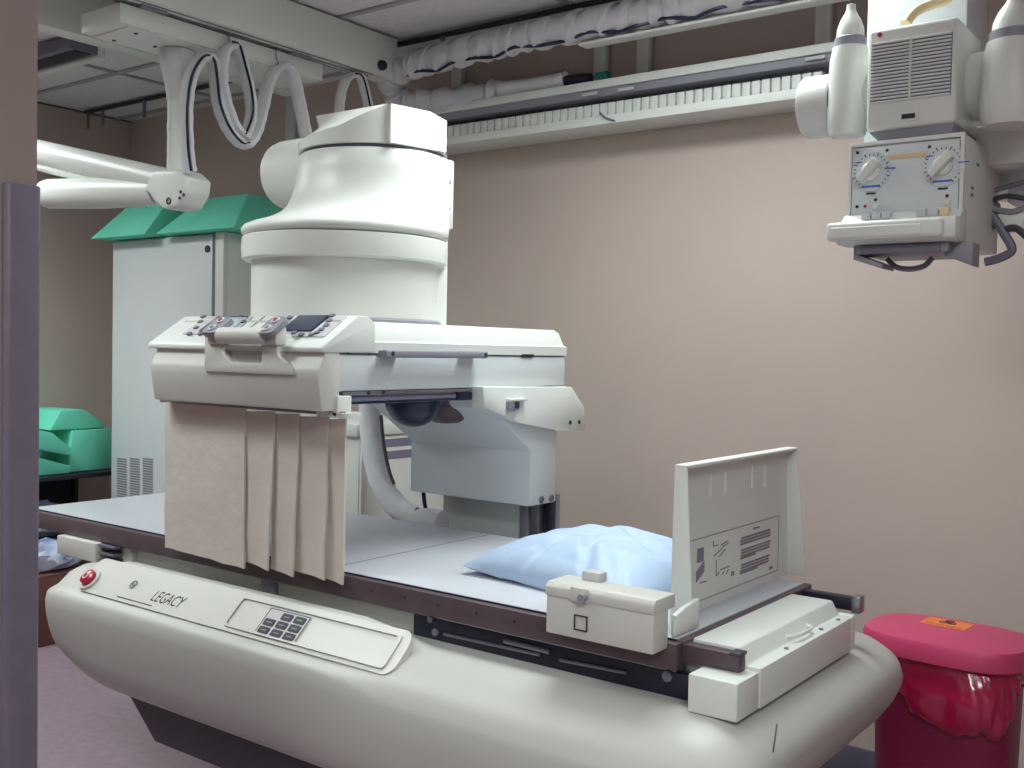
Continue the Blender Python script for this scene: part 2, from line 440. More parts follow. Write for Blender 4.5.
# ================================================================ FLUOROSCOPE TOWER
G = thing('fluoroscope_tower', 'white fluoroscope carriage spanning the table with cylindrical image intensifier and control console', 'medical device', (-2.25, 2.8, 0))
SX0, SX1 = -2.61, -1.914
slab = obj('slab', box(NB(), SX0, SX1, 1.81, 2.838, 1.386, 1.480, .006), 'paleblue', G)
bm = NB()
rings = []
for z, ins in ((1.484, 0), (1.512, 0), (1.516, .008), (1.556, .020), (1.566, .032)):
    rings.append([(x, y, z) for x, y in ((SX0-.01+ins, 1.86), (SX1+.003-ins, 1.86), (SX1+.003-ins, 2.84-ins), (SX0-.01+ins, 2.84-ins))])
loft(bm, rings); bevel(bm, [e for e in bm.edges if e.calc_face_angle(0) > .15], .003, 2)
obj('slab_cover', bm, 'white', G)
obj('cover_joint', box(NB(), SX0, SX1-.002, 1.82, 2.83, 1.478, 1.486), 'midgrey', slab)
for px in (356, 377): 
    p = atx(px-8, 352, SX1); obj('screw', disc(NB(), (SX1+.0005, p.y, 1.484), (1, 0, 0), .004, .002, 10), 'ink', slab)
p = atx(527, 355, SX1); obj('latch', box(NB(), SX1-.002, SX1+.004, p.y-.03, p.y+.03, 1.478, 1.487), 'black', slab)
# side grab bar
a, b = atx(386, 353, SX1+.035), atx(484, 354, SX1+.035)
bar = obj('grab_bar', box(NB(), SX1+.022, SX1+.045, a.y-.01, b.y+.01, 1.473, 1.494, .006, 3), 'grey', G)
for y in (a.y+.04, b.y-.04): obj('grab_bar_mount', box(NB(), SX1-.002, SX1+.026, y-.035, y+.035, 1.474, 1.492, .003), 'grey', bar)
for y in (a.y+.015, b.y-.005): obj('screw', disc(NB(), (SX1+.045, y, 1.4835), (1, 0, 0), .006, .002, 12), 'ink', bar)
# under-rail
a, b = atx(333, 398, SX1-.01), atx(482, 392, SX1-.01)
ur = obj('under_rail', box(NB(), SX1-.05, SX1-.008, 1.84, 2.36, 1.352, 1.384, .003), 'grey', G)
obj('rail_groove', box(NB(), SX1-.012, SX1-.004, 1.842, 2.36, 1.360, 1.370), 'stripe', ur)
obj('rail_bar', box(NB(), SX1-.02, SX1+.003, 1.842, 2.35, 1.376, 1.385, .002), 'steel', ur)
obj('rail_bar', box(NB(), SX1-.02, SX1-.001, 1.842, 2.35, 1.353, 1.358, .001), 'navy', ur)
obj('rail_block', box(NB(), SX1-.03, SX1+.004, 2.29, 2.355, 1.352, 1.376, .004), 'black', ur)
for y in (1.93, 1.985): obj('screw', disc(NB(), (SX1+.003, y, 1.381), (1, 0, 0), .005, .002, 10), 'ink', ur)
obj('slide_block', box(NB(), SX1-.012, SX1+.010, 1.815, 1.865, 1.322, 1.376, .004), 'white', G)
# console front
bm = NB()
prism(bm, [(1.776, 1.494), (1.776, 1.474), (1.756, 1.440), (1.756, 1.420), (1.770, 1.338), (1.83, 1.338), (1.83, 1.494)], 'x', SX0+.005, SX1+.002, .005)
cf = obj('console_front', bm, 'cream', G)
bm = NB()
PP, PN = Vector((-2.2, 1.772, 1.502)), Vector((0, -.078, .118)).normalized()
PU, PV = Vector((1, 0, 0)), Vector((0, .118, .078)).normalized()
prism(bm, [(1.765, 1.484), (1.765, 1.496), (1.772, 1.502), (1.888, 1.5787), (1.92, 1.5787), (1.95, 1.562), (1.95, 1.484)], 'x', SX0-.022, SX1+.006, .004)
cp = obj('control_panel', bm, 'white', G)
def pan(px, py): return pln(px, py, PP, PN)
def panrect(name, m, px, py, w, h, t, par, r=.003, lift=0.):
    return obj(name, plate(NB(), pan(px, py)+PN*lift, PU, PV, w, h, t, r), m, par)
kb = panrect('key_board', 'label', 218, 326, .215, .092, .003, cp, .004)
dd = panrect('display', 'black', 224, 325, .135, .080, .0045, cp)
panrect('display_screen', 'lcd', 228, 325, .105, .062, .0015, dd, .002, .0045)
for (px, py) in ((204, 318), (201, 323), (197, 329), (190, 335), (241, 318), (244, 323), (201, 335)):
    panrect('key', 'midgrey', px, py, .016, .012, .004, kb, .003, .003)
kb2 = panrect('key_board', 'label', 311, 327, .185, .096, .003, cp, .004)
s2 = panrect('monitor_screen', 'navy', 306, 325, .115, .074, .0045, kb2, .004, .003)
for (px, py) in ((333, 317), (330, 322), (327, 327), (322, 331), (318, 334), (312, 336), (302, 336), (295, 334), (290, 319)):
    panrect('key', 'midgrey', px, py, .017, .011, .004, kb2, .003, .003)
for px in (254, 283): panrect('panel_seam', 'midgrey', px, 325, .003, .09, .0015, cp, .001)
# handle with two thumb-switch pods
HY = 1.748
def hx_(px, py=345): return aty(px, py, HY).x
hp = [(hx_(204), 1.522), (hx_(221), 1.522), (hx_(221), 1.478), (hx_(231), 1.452), (hx_(261), 1.452), (hx_(261), 1.527), (hx_(277), 1.527), (hx_(277), 1.476), (hx_(293), 1.440), (hx_(293), 1.425), (hx_(204), 1.425)]
H = obj('handle', prism(NB(), hp, 'y', HY, 1.80, .005), 'cream', G)
a, b = aty(219, 330, 1.735), aty(264, 331, 1.735)
obj('grip', prism(NB(), [(1.742+.022*math.cos(t*math.pi/6), 1.522+.022*math.sin(t*math.pi/6)) for t in range(12)], 'x', a.x, b.x), 'cream', H)
for px0, px1 in ((206, 222), (261, 277)):
    a, b = aty(px0, 328, 1.74), aty(px1, 328, 1.74); cx = (a.x+b.x)/2
    pu = Vector((0, .8, .6)); pn = Vector((0, -.6, .8)); po = Vector((cx, 1.757, 1.540))
    pod = obj('switch_pod', plate(NB(), po, (1, 0, 0), pu, b.x-a.x, .074, .014, .018), 'grey', H)
    for v in (-.017, .017):
        q = po+pu*v+pn*.014
        d_ = obj('thumb_switch', disc(NB(), q, pn, .012, .004, 16), 'label', pod)
        obj('switch_mark', disc(NB(), q+pn*.004, pn, .006, .002, 10), 'dot_red' if v > 0 else 'ink_soft', pod)
    obj('pod_stem', box(NB(), a.x+.004, b.x-.004, 1.74, 1.775, 1.50, 1.545, .003), 'cream', H)
# image intensifier
XC, YC = -2.26, 2.18
def dring(cx, cy, r, z, yb=0, n=44):
    """circle whose first n+1 points are the front half"""
    pts = [(cx+r*math.cos(math.pi+math.pi*i/n), cy+r*math.sin(math.pi+math.pi*i/n), z) for i in range(n+1)]
    k = 20
    pts += [(cx+r*math.cos(math.pi*i/k), cy+r*math.sin(math.pi*i/k), z) for i in range(1, k)]
    return pts
def dlo(prof, n=44):
    bm = NB(); loft(bm, [dring(XC, YC+dy, r, z, yb, n) for r, dy, z, yb in prof]); return bm
obj('intensifier_base', dlo([(.272, 0, 1.560, 2.40), (.272, 0, 1.745, 2.40)]), 'tower_white', G)
obj('base_flange', dlo([(.285, 0, 1.562, 2.40), (.285, 0, 1.574, 2.40), (.274, 0, 1.580, 2.40)]), 'grey', G)
obj('intensifier_ring', dlo([(.292, 0, 1.742, 2.41), (.299, 0, 1.747, 2.41), (.301, 0, 1.78, 2.41), (.299, 0, 1.808, 2.41), (.293, 0, 1.812, 2.41)]), 'tower_white', G)
bell = [(.290, 0, 1.814), (.300, 0, 1.820), (.302, 0, 1.832), (.299, .006, 1.843), (.290, .022, 1.853), (.276, .045, 1.864), (.264, .062, 1.876), (.2535, .079, 1.890), (.245, .093, 1.910), (.239, .102, 1.935), (.235, .109, 1.965), (.232, .114, 2.01), (.230, .117, 2.06), (.224, .117, 2.066)]
bell = [b+(0,) for b in bell]
obj('intensifier_bell', dlo(bell), 'tower_white', G, 50)
obj('bell_joint', dlo([(.287, 0, 1.80, 2.40), (.287, 0, 1.82, 2.40)]), 'midgrey', G)
obj('cap_joint', dlo([(.218, .117, 2.05, 0), (.218, .117, 2.085, 0)]), 'midgrey', G)
# cap with slanted front facet
n = 44
arc = dring(XC, YC+.117, .230, 0)[:36]
Pc, Pf = atx(390, 103, -2.062), atx(447, 121, -2.022)
outl = [(x, y) for x, y, z in arc]+[(Pc.x+(Pf.x-Pc.x)*t, Pc.y+(Pf.y-Pc.y)*t) for t in (.02, .35, .7, 1)]+[(-2.14, 2.46), (-2.28, 2.51), (-2.41, 2.48), (-2.475, 2.39)]
ZT = Pc.z
KZ = [(0, 2.140), (.06, 2.110), (.2, 2.100), (.4, 2.102), (.6, 2.124), (.705, 2.158), (.79, ZT), (1, ZT)]
def kz(f):
    for (a, za), (b, zb__) in zip(KZ, KZ[1:]):
        if f <= b: t = (f-a)/(b-a); return za+(zb__-za)*t
top = []
for i, (x, y) in enumerate(outl):
    top.append((x, y, kz(i/n) if i < 36 else (ZT if i < 39 else Pf.z if i < 43 else 2.17)))
bm = NB()
R_ = loft(bm, [[(x, y, 2.076) for x, y in outl], top], cap=False)
bm.faces.new(R_[0][::-1])
A_ = aty(316, 116, 2.24); m = 36
ridge = [bm.verts.new(A_.lerp(Pc, i/(m-1))) for i in range(m-1)]
tp = R_[1]; ridge.append(tp[35])
for i in range(m-1):
    if ridge[i+1] is tp[i+1]: bm.faces.new((tp[i], tp[i+1], ridge[i]))
    else: bm.faces.new((tp[i], tp[i+1], ridge[i+1], ridge[i]))
c = bm.verts.new((-2.24, 2.42, Pf.z))
seq = tp[35:]+[tp[0], ridge[0]]+ridge[1:]
for a, b in zip(seq, seq[1:]):
    try: bm.faces.new((a, b, c))
    except ValueError: pass
obj('intensifier_cap', bm, 'tower_white', G, 33)
# flat side flange on the foot side
fl = obj('side_flange', box(NB(), -2.16, -2.062, 2.36, 2.435, 1.86, 2.068, .006), 'tower_white', G)
obj('side_spine', box(NB(), -2.2, -2.066, 2.31, 2.418, 1.562, 1.87, .006), 'tower_white', G)
for z in (1.92, 2.00): obj('screw', disc(NB(), (-2.062, 2.41, z), (1, 0, 0), .006, .002, 10), 'ink', fl)
# camera drum on the back left
bm = NB(); lathe(bm, [(.085, -2.70), (.108, -2.68), (.112, -2.66), (.112, -2.40)], (0, 2.31, 2.055), 'x', 32); obj('camera_drum', bm, 'tower_white', G)
# dark lens dome under the slab
bm = NB(); prof = [(.088*math.sin(t*math.pi/2/8)+.0005, 1.352-.088*math.cos(t*math.pi/2/8)) for t in range(9)]; lathe(bm, prof+[(.088, 1.388)], (-2.10, 2.31, 0), 'z', 28); obj('lens_dome', bm, 'navy', G, label='dark blue lens dome under the slab')
bm = NB(); lathe(bm, [(.004, 1.262), (.04, 1.266), (.066, 1.280), (.082, 1.305), (.086, 1.35), (.086, 1.388)], (-2.11, 2.475, .004), 'z', 28); obj('filter_dome', bm, 'rim', G)
# support arm, knuckle and column behind the table
bm = NB(); prism(bm, [(2.63, 1.012), (2.77, 1.012), (2.77, 1.245), (2.905, 1.243), (2.912, 1.312), (2.83, 1.384), (2.40, 1.384), (2.42, 1.325), (2.63, 1.185)], 'x', -2.40, -1.895, .006)
arm = obj('support_arm', bm, 'paleblue', G)
pts = [atx(px, py, -1.872) for px, py in ((483, 387), (572, 387), (585, 408), (585, 430), (560, 430.5), (520, 423), (485, 408))]
bm = NB(); poly3(bm, pts, (1, 0, 0), 0, .05); bevel(bm, bm.edges[:], .003); kn = obj('arm_plate', bm, 'white', G)
p = atx(515, 403, -1.872)
obj('latch', box(NB(), -1.874, -1.856, p.y-.045, p.y+.045, p.z+.006, p.z+.014, .002), 'white', kn)
obj('latch', box(NB(), -1.874, -1.858, p.y-.045, p.y+.005, p.z-.02, p.z+.006, .002), 'grey', kn)
obj('keyhole', box(NB(), -1.86, -1.855, p.y-.02, p.y, p.z-.014, p.z+.004), 'ink', kn)
for px, py in ((570, 422.5), (579, 422)): obj('screw', disc(NB(), atx(px, py, -1.872), (1, 0, 0), .007, .002, 10), 'ink', kn)
for px, py in ((541, 499.5), (551, 498)): obj('bolt', lathe(NB(), [(.012, 0), (.012, .004), (.007, .006), (.007, .003)], atx(px, py, -1.895), 'x', 14), 'midgrey', arm)
obj('column', box(NB(), -2.35, -2.02, 2.745, 2.88, 0, 1.012, .004), 'paleblue', G)
obj('column_track', box(NB(), -2.015, -1.985, 2.74, 2.93, 0, 1.012, .003), 'grey', G)
obj('column_track', box(NB(), -1.98, -1.945, 2.75, 2.82, 0, 1.012, .003), 'steel', G)
obj('column_track', box(NB(), -1.94, -1.912, 2.77, 2.80, 0, 1.012, .003), 'black', G)

# ================================================================ LEAD CURTAIN
Q = thing('lead_curtain', 'beige lead shielding curtain of overlapping strips hanging from the console', 'curtain', (-2.26, 1.83, .905))
obj('hanger_rail', box(NB(), -2.655, -1.90, 1.822, 1.842, 1.326, 1.337, .002), 'steel', Q)
bm = NB(); plate(bm, (-1.935, 1.85, 1.322), (1, 0, 0), (0, 1, 0), .115, .07, .012, .02); obj('hanger_end', bm, 'white', Q)
edges_px = [165, 241.5, 268, 290, 318, 346]
for k in range(5):
    x0 = aty(edges_px[k], 480, 1.82).x; x1 = aty(edges_px[k+1], 480, 1.82).x+(.012 if k < 4 else -.035)
    bm = NB(); nx, nz = (12 if k == 0 else 6), 16; g = []
    yo = 1.820+.007*k
    zt, zb = 1.327-.002*k, .906+(.004 if k in (1, 3) else -.002)
    for side in (0, 1):
        rows = []
        for iz in range(nz+1):
            v = iz/nz; z = zt+(zb-zt)*v; row = []
            for ix in range(nx+1):
                u = ix/nx
                wob = .003*math.sin(u*3.1+k*1.7)*v+.003*(noise.noise((u*2+k*5, v*3, k)))*v
                curl = -.012*v*max(0, u-.6)/.4*(1.0 if k in (1, 2, 3) else .1)
                xw = x0+(x1-x0)*u+.005*noise.noise((k*3.3, v*4, 1.5))*(1 if ix in (0, nx) else .5)
                dz = -.012*u*(1 if k == 0 else .6)*v + .004*noise.noise((u*6, k, 3))*v
                if iz == 0 and k > 0: dz = -.006*(1-u)
                row.append(bm.verts.new((xw, yo+wob+curl+(.006 if side else 0), z+dz)))
            rows.append(row)
        g.append(rows)
    for rows in g:
        for iz in range(nz):
            for ix in range(nx): bm.faces.new((rows[iz][ix], rows[iz][ix+1], rows[iz+1][ix+1], rows[iz+1][ix]))
    F_, B2 = g
    for iz in range(nz):
        for ix in (0, nx): bm.faces.new((F_[iz][ix], F_[iz+1][ix], B2[iz+1][ix], B2[iz][ix]))
    for ix in range(nx):
        for iz in (0, nz): bm.faces.new((F_[iz][ix], F_[iz][ix+1], B2[iz][ix+1], B2[iz][ix]))
    obj('curtain_strip', bm, 'curtain', Q, 60)

# ================================================================ FOOTBOARD
B = thing('footboard', 'upright white footboard tray clamped across the table end with printed instructions', 'footboard', (-1.06, 2.25, .92))
FX, FD = -1.058, .055
def fb(px, py): return atx(px, py, FX)
y0b, y1b, y0t, y1t, zb_, zt_ = 1.995, 2.625, 2.0, 2.598, .925, 1.258
c00 = atx(697, 616, FX+FD); 
bm = NB(); poly3(bm, [(FX, y0b, zb_), (FX, y1b, zb_), (FX, y1t, zt_), (FX, y0t, zt_)], (1, 0, 0), .006, .0)
pnl = obj('panel', bm, 'white', B)
bm = NB(); poly3(bm, [(FX, y0b, zb_), (FX+FD, y0b, zb_), (FX+.030, y0t, zt_), (FX, y0t, zt_)], (0, -1, 0), .006, 0); bevel(bm, bm.edges[:], .002); obj('side_wing', bm, 'white', B)
bm = NB(); poly3(bm, [(FX, y1b, zb_), (FX+FD, y1b, zb_), (FX+.030, y1t, zt_), (FX, y1t, zt_)], (0, 1, 0), .006, 0); bevel(bm, bm.edges[:], .002); obj('side_wing', bm, 'white', B)
bm = NB(); box(bm, FX, FX+.032, y0t-.006, y1t+.006, zt_-.004, zt_+.004, .003); obj('top_lip', bm, 'white', B)
for px, p0, p1 in ((709, 474, 496), (723.5, 472, 494), (750.5, 466, 488), (763, 464, 486)):
    a, b = fb(px, p0), fb(px-.8, p1)
    obj('slot', box(NB(), FX+.0055, FX+.0085, a.y-.0055, a.y+.0055, b.z, a.z, .001), 'tower_white', pnl)  # raised white strips, painting in the light that shows through the slots
lp = [fb(px, py) for px, py in ((672, 540), (777, 515), (774, 578), (672, 606))]
cy = (y0b+y1b)/2
ly0, ly1, lz0, lz1 = 2.01, fb(776, 545).y, .945, fb(776, 516).z
bm = NB(); FXp = FX+.006
for (a, b, c, d) in ((ly0, ly1, lz1, lz1+.0025), (ly0, ly1, lz0, lz0+.0025), (ly1-.0025, ly1, lz0, lz1)):
    box(bm, FXp, FXp+.0012, a, b, c, d)
pf = obj('print_border', bm, 'ink_pale', pnl)
def fbox(bm, px0, py0, px1, py1, t=.0016):
    a, b = atx(px0, py0, FXp), atx(px1, py1, FXp); box(bm, FXp, FXp+t, min(a.y, b.y), max(a.y, b.y), min(a.z, b.z), max(a.z, b.z))
bm = NB(); fbox(bm, 697, 549, 703, 561)
for (p, q) in (((696, 572), (704, 561)), ((696, 577), (704, 566))):
    a, b = atx(*p, FXp), atx(*q, FXp); poly3(bm, [a, b, b+Vector((0, 0, -.012)), a+Vector((0, 0, -.012))], (1, 0, 0), .0016)
obj('print_picture', bm, 'stripe', pnl)
bm = NB()
segs = [((713, 541), (713, 546)), ((713, 546), (718, 545)), ((714, 556), (722, 548)), ((719, 557), (725, 549)), ((722, 547), (728, 543)), ((716, 560), (716, 576)), ((716, 576), (719, 572)), ((720, 570), (729, 566)), ((722, 575), (724, 571)), ((726, 574), (728, 569)), ((732, 574), (733, 572)), ((700, 583), (706, 581)), ((721, 545), (727, 541))]
for a, b in segs:
    p, q = atx(*a, FXp), atx(*b, FXp); w = .0016
    d = (q-p).normalized(); nn = Vector((0, -d.z, d.y))*w/1.0
    poly3(bm, [p-nn*.6, q-nn*.6, q+nn*.6, p+nn*.6], (1, 0, 0), .0015)
fbox(bm, 731, 572, 733.5, 575)
obj('print_drawing', bm, 'ink_soft', pnl)
bm = NB()
for row, (x0, x1) in enumerate(((753, 759), (741, 770), (740, 770), (740, 770), (None, None), (741, 770), (741, 769), (741, 769), (740, 755), (None, None), (741, 769), (741, 768), (740, 768), (740, 757))):
    if x0 is None: continue
    ym = 528+row*2.9+ (3 if row else 0)
    p, q = atx(x0, ym-(x0-755)*.25, FXp), atx(x1, ym-(x1-755)*.25, FXp)
    box(bm, FXp, FXp+.0016, p.y, q.y, (p.z+q.z)/2-.0024, (p.z+q.z)/2+.0018)
fbox(bm, 769, 567, 772, 568.5)
obj('print_text', bm, 'ink_soft', pnl)
# clamp box on the near rail
cb = obj('clamp_box', prism(NB(), [(-1.250, .905), (-1.250, 1.0), (-.992, 1.0), (-.992, .905)], 'y', 1.80, 1.862, .004), 'cream', B)
obj('clamp_cover', prism(NB(), [(1.797, .985), (1.797, 1.004), (1.806, 1.014), (1.885, 1.014), (1.885, .985)], 'x', -1.252, -.990, .003), 'cream', B)
p = aty(583, 597, 1.797); 
obj('latch_plate', box(NB(), p.x-.03, p.x+.012, 1.793, 1.80, p.z-.012, p.z+.018, .002), 'cream', cb)
obj('screw', lathe(NB(), [(.009, 1.782), (.009, 1.797)], (p.x+.004, 0, p.z), 'y', 14), 'grey', cb)
p = aty(581, 623, 1.80)
bm = NB()
for (a, b, c, d) in ((-.016, .016, .014, .016), (-.016, .016, -.016, -.014), (-.016, -.014, -.016, .016), (.014, .016, -.016, .016)): box(bm, p.x+a, p.x+b, 1.797, 1.801, p.z+c, p.z+d)
obj('square_mark', bm, 'ink', cb)
p = atz(583, 576, 1.03)
obj('release_tab', box(NB(), p.x-.024, p.x+.024, 1.860, 1.890, 1.010, 1.034, .005), 'label', cb)
bm = NB(); poly3(bm, [(-1.0, 1.886, .924), (-1.0, 1.886, .968), (-1.0, 1.925, .976), (-1.0, 1.990, .985), (-1.0, 1.990, .924)], (1, 0, 0), .012); bevel(bm, bm.edges[:], .003)
gs = obj('bracket', bm, 'white', B)

# ================================================================ PILLOW
bm = NB(); nu, nv = 84, 60; rows2 = []
PC, PR = Vector((-1.392, 2.258, .922)), math.radians(-9)
for s in (1, -1):
    rows = []
    for j in range(nv+1):
        r = []
        for i in range(nu+1):
            u, v = -1+2*i/nu, -1+2*j/nv
            e = (1-abs(u)**2.6)**.55*(1-abs(v)**2.6)**.55 if abs(u) < 1 and abs(v) < 1 else 0
            pin = 1-.07*(1-abs(v)**2)*abs(u)**3; pin2 = 1-.09*(1-abs(u)**2)*abs(v)**3
            x, y = u*.275*pin, v*.245*pin2
            wr = .010*noise.noise((u*3.2, v*2.7, 3*s))+.002*noise.noise((u*6+v*4, v*3, 7*s))
            edge = max(abs(u), abs(v))
            wr += -.013*(1-abs(noise.noise((u*1.5+1.7, v*2.0-u*1.2, 2.2*s))))**8
            wr += .010*math.sin(14*(u if abs(v) > abs(u) else v)+3*noise.noise((u*2, v*2, 1)))*max(0, edge-.55)*(1-edge)*4
            z = .012+.036*e+s*(.076 if s > 0 else .060)*e+wr*.9*e
            if s > 0:
                for (ua, va, ub, vb_, dp, wd_) in ((-.28, -.95, -.10, -.35, .016, .05), (.50, -.95, .05, -.25, .018, .06), (.86, -.9, .55, -.5, .012, .05), (-.9, -.3, -.45, -.15, .010, .05), (.15, .2, .7, -.1, .010, .07)):
                    tt = max(0, min(1, ((u-ua)*(ub-ua)+(v-va)*(vb_-va))/((ub-ua)**2+(vb_-va)**2)))
                    dd_ = math.hypot(u-ua-(ub-ua)*tt, v-va-(vb_-va)*tt)
                    z -= e*dp*math.exp(-(dd_/wd_)**2)*(1-.7*tt)
                    z += e*dp*.5*math.exp(-((dd_-wd_*1.8)/wd_)**2)*(1-.7*tt)
            z += .010*(abs(u)*abs(v))**2
            if s > 0: z += .012*e*(u*.3)
            z = max(z, .002)
            r.append(Vector((PC.x+x*math.cos(PR)-y*math.sin(PR), PC.y+x*math.sin(PR)+y*math.cos(PR), PC.z+z)))
        rows.append(r)
    rows2.append(rows)
vt = [[bm.verts.new(p) for p in r] for r in rows2[0]]
vb = [[(vt[j][i] if i in (0, nu) or j in (0, nv) else bm.verts.new(rows2[1][j][i])) for i in range(nu+1)] for j in range(nv+1)]
for g_ in (vt, vb):
    for j in range(nv):
        for i in range(nu): bm.faces.new((g_[j][i], g_[j][i+1], g_[j+1][i+1], g_[j+1][i]))
tag(obj('pillow', bm, 'pillow', None, 70), 'pale blue cotton pillow lying on the table against the footboard', 'pillow')

# ================================================================ CABLE SLEEVE behind table
def yz(px, py, y=2.62): return aty(px, py, y)
S = thing('cable_sleeve', 'off white cable sleeve curving from the fluoroscope down behind the table', 'cable sleeve', tuple(yz(432, 528)))
path = smooth_path([yz(369, 400), yz(370, 425), yz(373, 452), yz(380, 480), yz(394, 503), yz(414, 520), yz(438, 527)], 6)
obj('sleeve', tube(NB(), path, .022, 12, .048, (1, 0, -.2), lambda i, n: 1.0+.03*math.sin(i*1.9)), 'fabric_white', S)
path = smooth_path([yz(381, 415, 2.60), yz(384, 445, 2.60), yz(389, 470, 2.60), yz(394, 484, 2.60)], 5)
obj('zipper', tube(NB(), path, .006, 6), 'rim', S)
path = smooth_path([yz(422, 440, 2.66), yz(423, 470, 2.66), yz(424, 498, 2.66), yz(428, 520, 2.66)], 5)
c2 = obj('cable', tube(NB(), path, .007, 8), 'navy', S)
bm = NB(); tube(bm, smooth_path([yz(418, 524), yz(430, 523), yz(442, 525)], 4), .04, 10, .05, (0, 0, 1)); obj('sleeve_end', bm, 'fabric_grey', S)

# ================================================================ RED WASTE BIN
BC, BR = Vector((-.738, 3.0, 0)), math.radians(-5)
def oval(w, d, z, k=40, e=3.0, f=None):
    pts = []
    for i in range(k):
        t = 2*math.pi*i/k; c, s = math.cos(t), math.sin(t)
        x = w/2*math.copysign(abs(c)**(2/e), c); y = d/2*math.copysign(abs(s)**(2/e), s)
        if f: g = f(t); x *= g; y *= g
        pts.append(Vector((BC.x+x*math.cos(BR)-y*math.sin(BR), BC.y+x*math.sin(BR)+y*math.cos(BR), z)))
    return pts
N_ = thing('waste_bin', 'tall red medical waste bin with pink lid and orange hazard sticker', 'waste bin', tuple(BC))
bm = NB(); loft(bm, [oval(.32, .22, 0.004), oval(.33, .225, .0), oval(.335, .23, .02), oval(.375, .265, .70)]); obj('bin_body', bm, 'bin_red', N_)
bm = NB(); loft(bm, [oval(.415, .315, .695), oval(.428, .327, .700), oval(.432, .33, .735), oval(.420, .318, .750), oval(.34, .245, .754)]); lid = obj('lid', bm, 'lid_red', N_, 40)
ux = Vector((math.cos(BR), math.sin(BR), 0)); uy = Vector((-math.sin(BR), math.cos(BR), 0))
sc_ = atz(947, 623.5, .7545)
stk = obj('sticker', plate(NB(), (sc_.x, sc_.y, .754), ux, uy, .125, .085, .0012, .004), 'sticker', lid, label='orange hazard sticker')
bm = NB()
so = Vector((sc_.x, sc_.y, .7554))+uy*.012
for k in range(3):
    a = math.radians(90+120*k); c = so+ux*(.013*math.cos(a))+uy*(.013*math.sin(a)); ringdisc(bm, c, (0, 0, 1), .008, .0125, .0008, 16)
ringdisc(bm, so, (0, 0, 1), .011, .0135, .0009, 16)
obj('hazard_symbol', bm, 'ink', stk)
bb = text_bm('BIOHAZARD', .017); place(bb, Vector((sc_.x, sc_.y, .7554))-uy*.030, ux, uy, .0003); obj('lettering', bb, 'ink', stk)
# bag hanging out under the lid
bm = NB(); K = 180; rings = []
drop = []
for i in range(K):
    t = 2*math.pi*i/K; d = (t-math.radians(297)+math.pi) % (2*math.pi)-math.pi
    dep = .05+.04*noise.noise((t*2.0, 0, 0))+.13*math.exp(-(d/.75)**4)+.07*math.exp(-((d+1.45)/.35)**2)
    drop.append(dep)
for L in range(18):
    v = L/17; ring = []
    for i in range(K):
        t = 2*math.pi*i/K; c, s = math.cos(t), math.sin(t); e = 3.0
        big = math.exp(-(((t-math.radians(297)+math.pi) % (2*math.pi)-math.pi)/.55)**2)
        x = .190*math.copysign(abs(c)**(2/e), c); y = .135*math.copysign(abs(s)**(2/e), s)
        fold = noise.noise((t*7, v*2.2, 2))*.9+math.sin(t*19+5*noise.noise((t*3, v, 5)))*.45
        g = 1+.05*math.sin(math.pi*v*.75)*(1+.9*big)+.055*v*fold+.10*big*math.sin(math.pi*min(1, v*.9))
        if v > .85: g -= .05*(v-.85)/.15
        g += .045*v*abs(noise.noise((t*9, v*5, 4)))
        z = .70-drop[i]*v+.018*v*noise.noise((t*11, v*3, 9))
        ring.append((BC.x+(x*math.cos(BR)-y*math.sin(BR))*g, BC.y+(x*math.sin(BR)+y*math.cos(BR))*g, z))
    rings.append(ring)
loft(bm, rings, cap=False)
tag(obj('bin_liner', bm, 'bag_red', None, 45), 'glossy crimson plastic bag bulging out under the bin lid', 'plastic bag')

# ================================================================ TALL CABINET
cx0, cx1, cyf, ctop = -5.10, -4.15, 3.2, 2.04
K_ = thing('equipment_cabinet', 'tall white metal equipment cabinet with louvred door in the back corner', 'cabinet', ((cx0+cx1)/2, 3.45, 0))
obj('cabinet_body', box(NB(), cx0, cx1, cyf+.02, 3.68, 0, ctop, .006), 'white', K_)
cdn = obj('door', box(NB(), cx0+.004, -4.245, cyf, cyf+.022, .05, ctop-.01, .006), 'paleblue', K_)
obj('door_strip', box(NB(), -4.240, -4.222, cyf+.004, cyf+.022, .05, ctop-.006, .003), 'midgrey', K_)
obj('door_frame', box(NB(), -4.218, -4.155, cyf-.003, cyf+.022, .02, ctop+.002, .004), 'white', K_)
p = aty(208, 249, cyf); obj('lock', disc(NB(), (p.x, cyf, p.z), (0, -1, 0), .018, .006), 'ink', cdn)
for cxp in (122, 135, 148):
    for k in range(17):
        p = aty(cxp, 459+k*2.5, cyf)
        obj('louvre', box(NB(), p.x-.043, p.x+.043, cyf-.003, cyf+.002, p.z-.0035, p.z+.0035), 'grey', cdn)
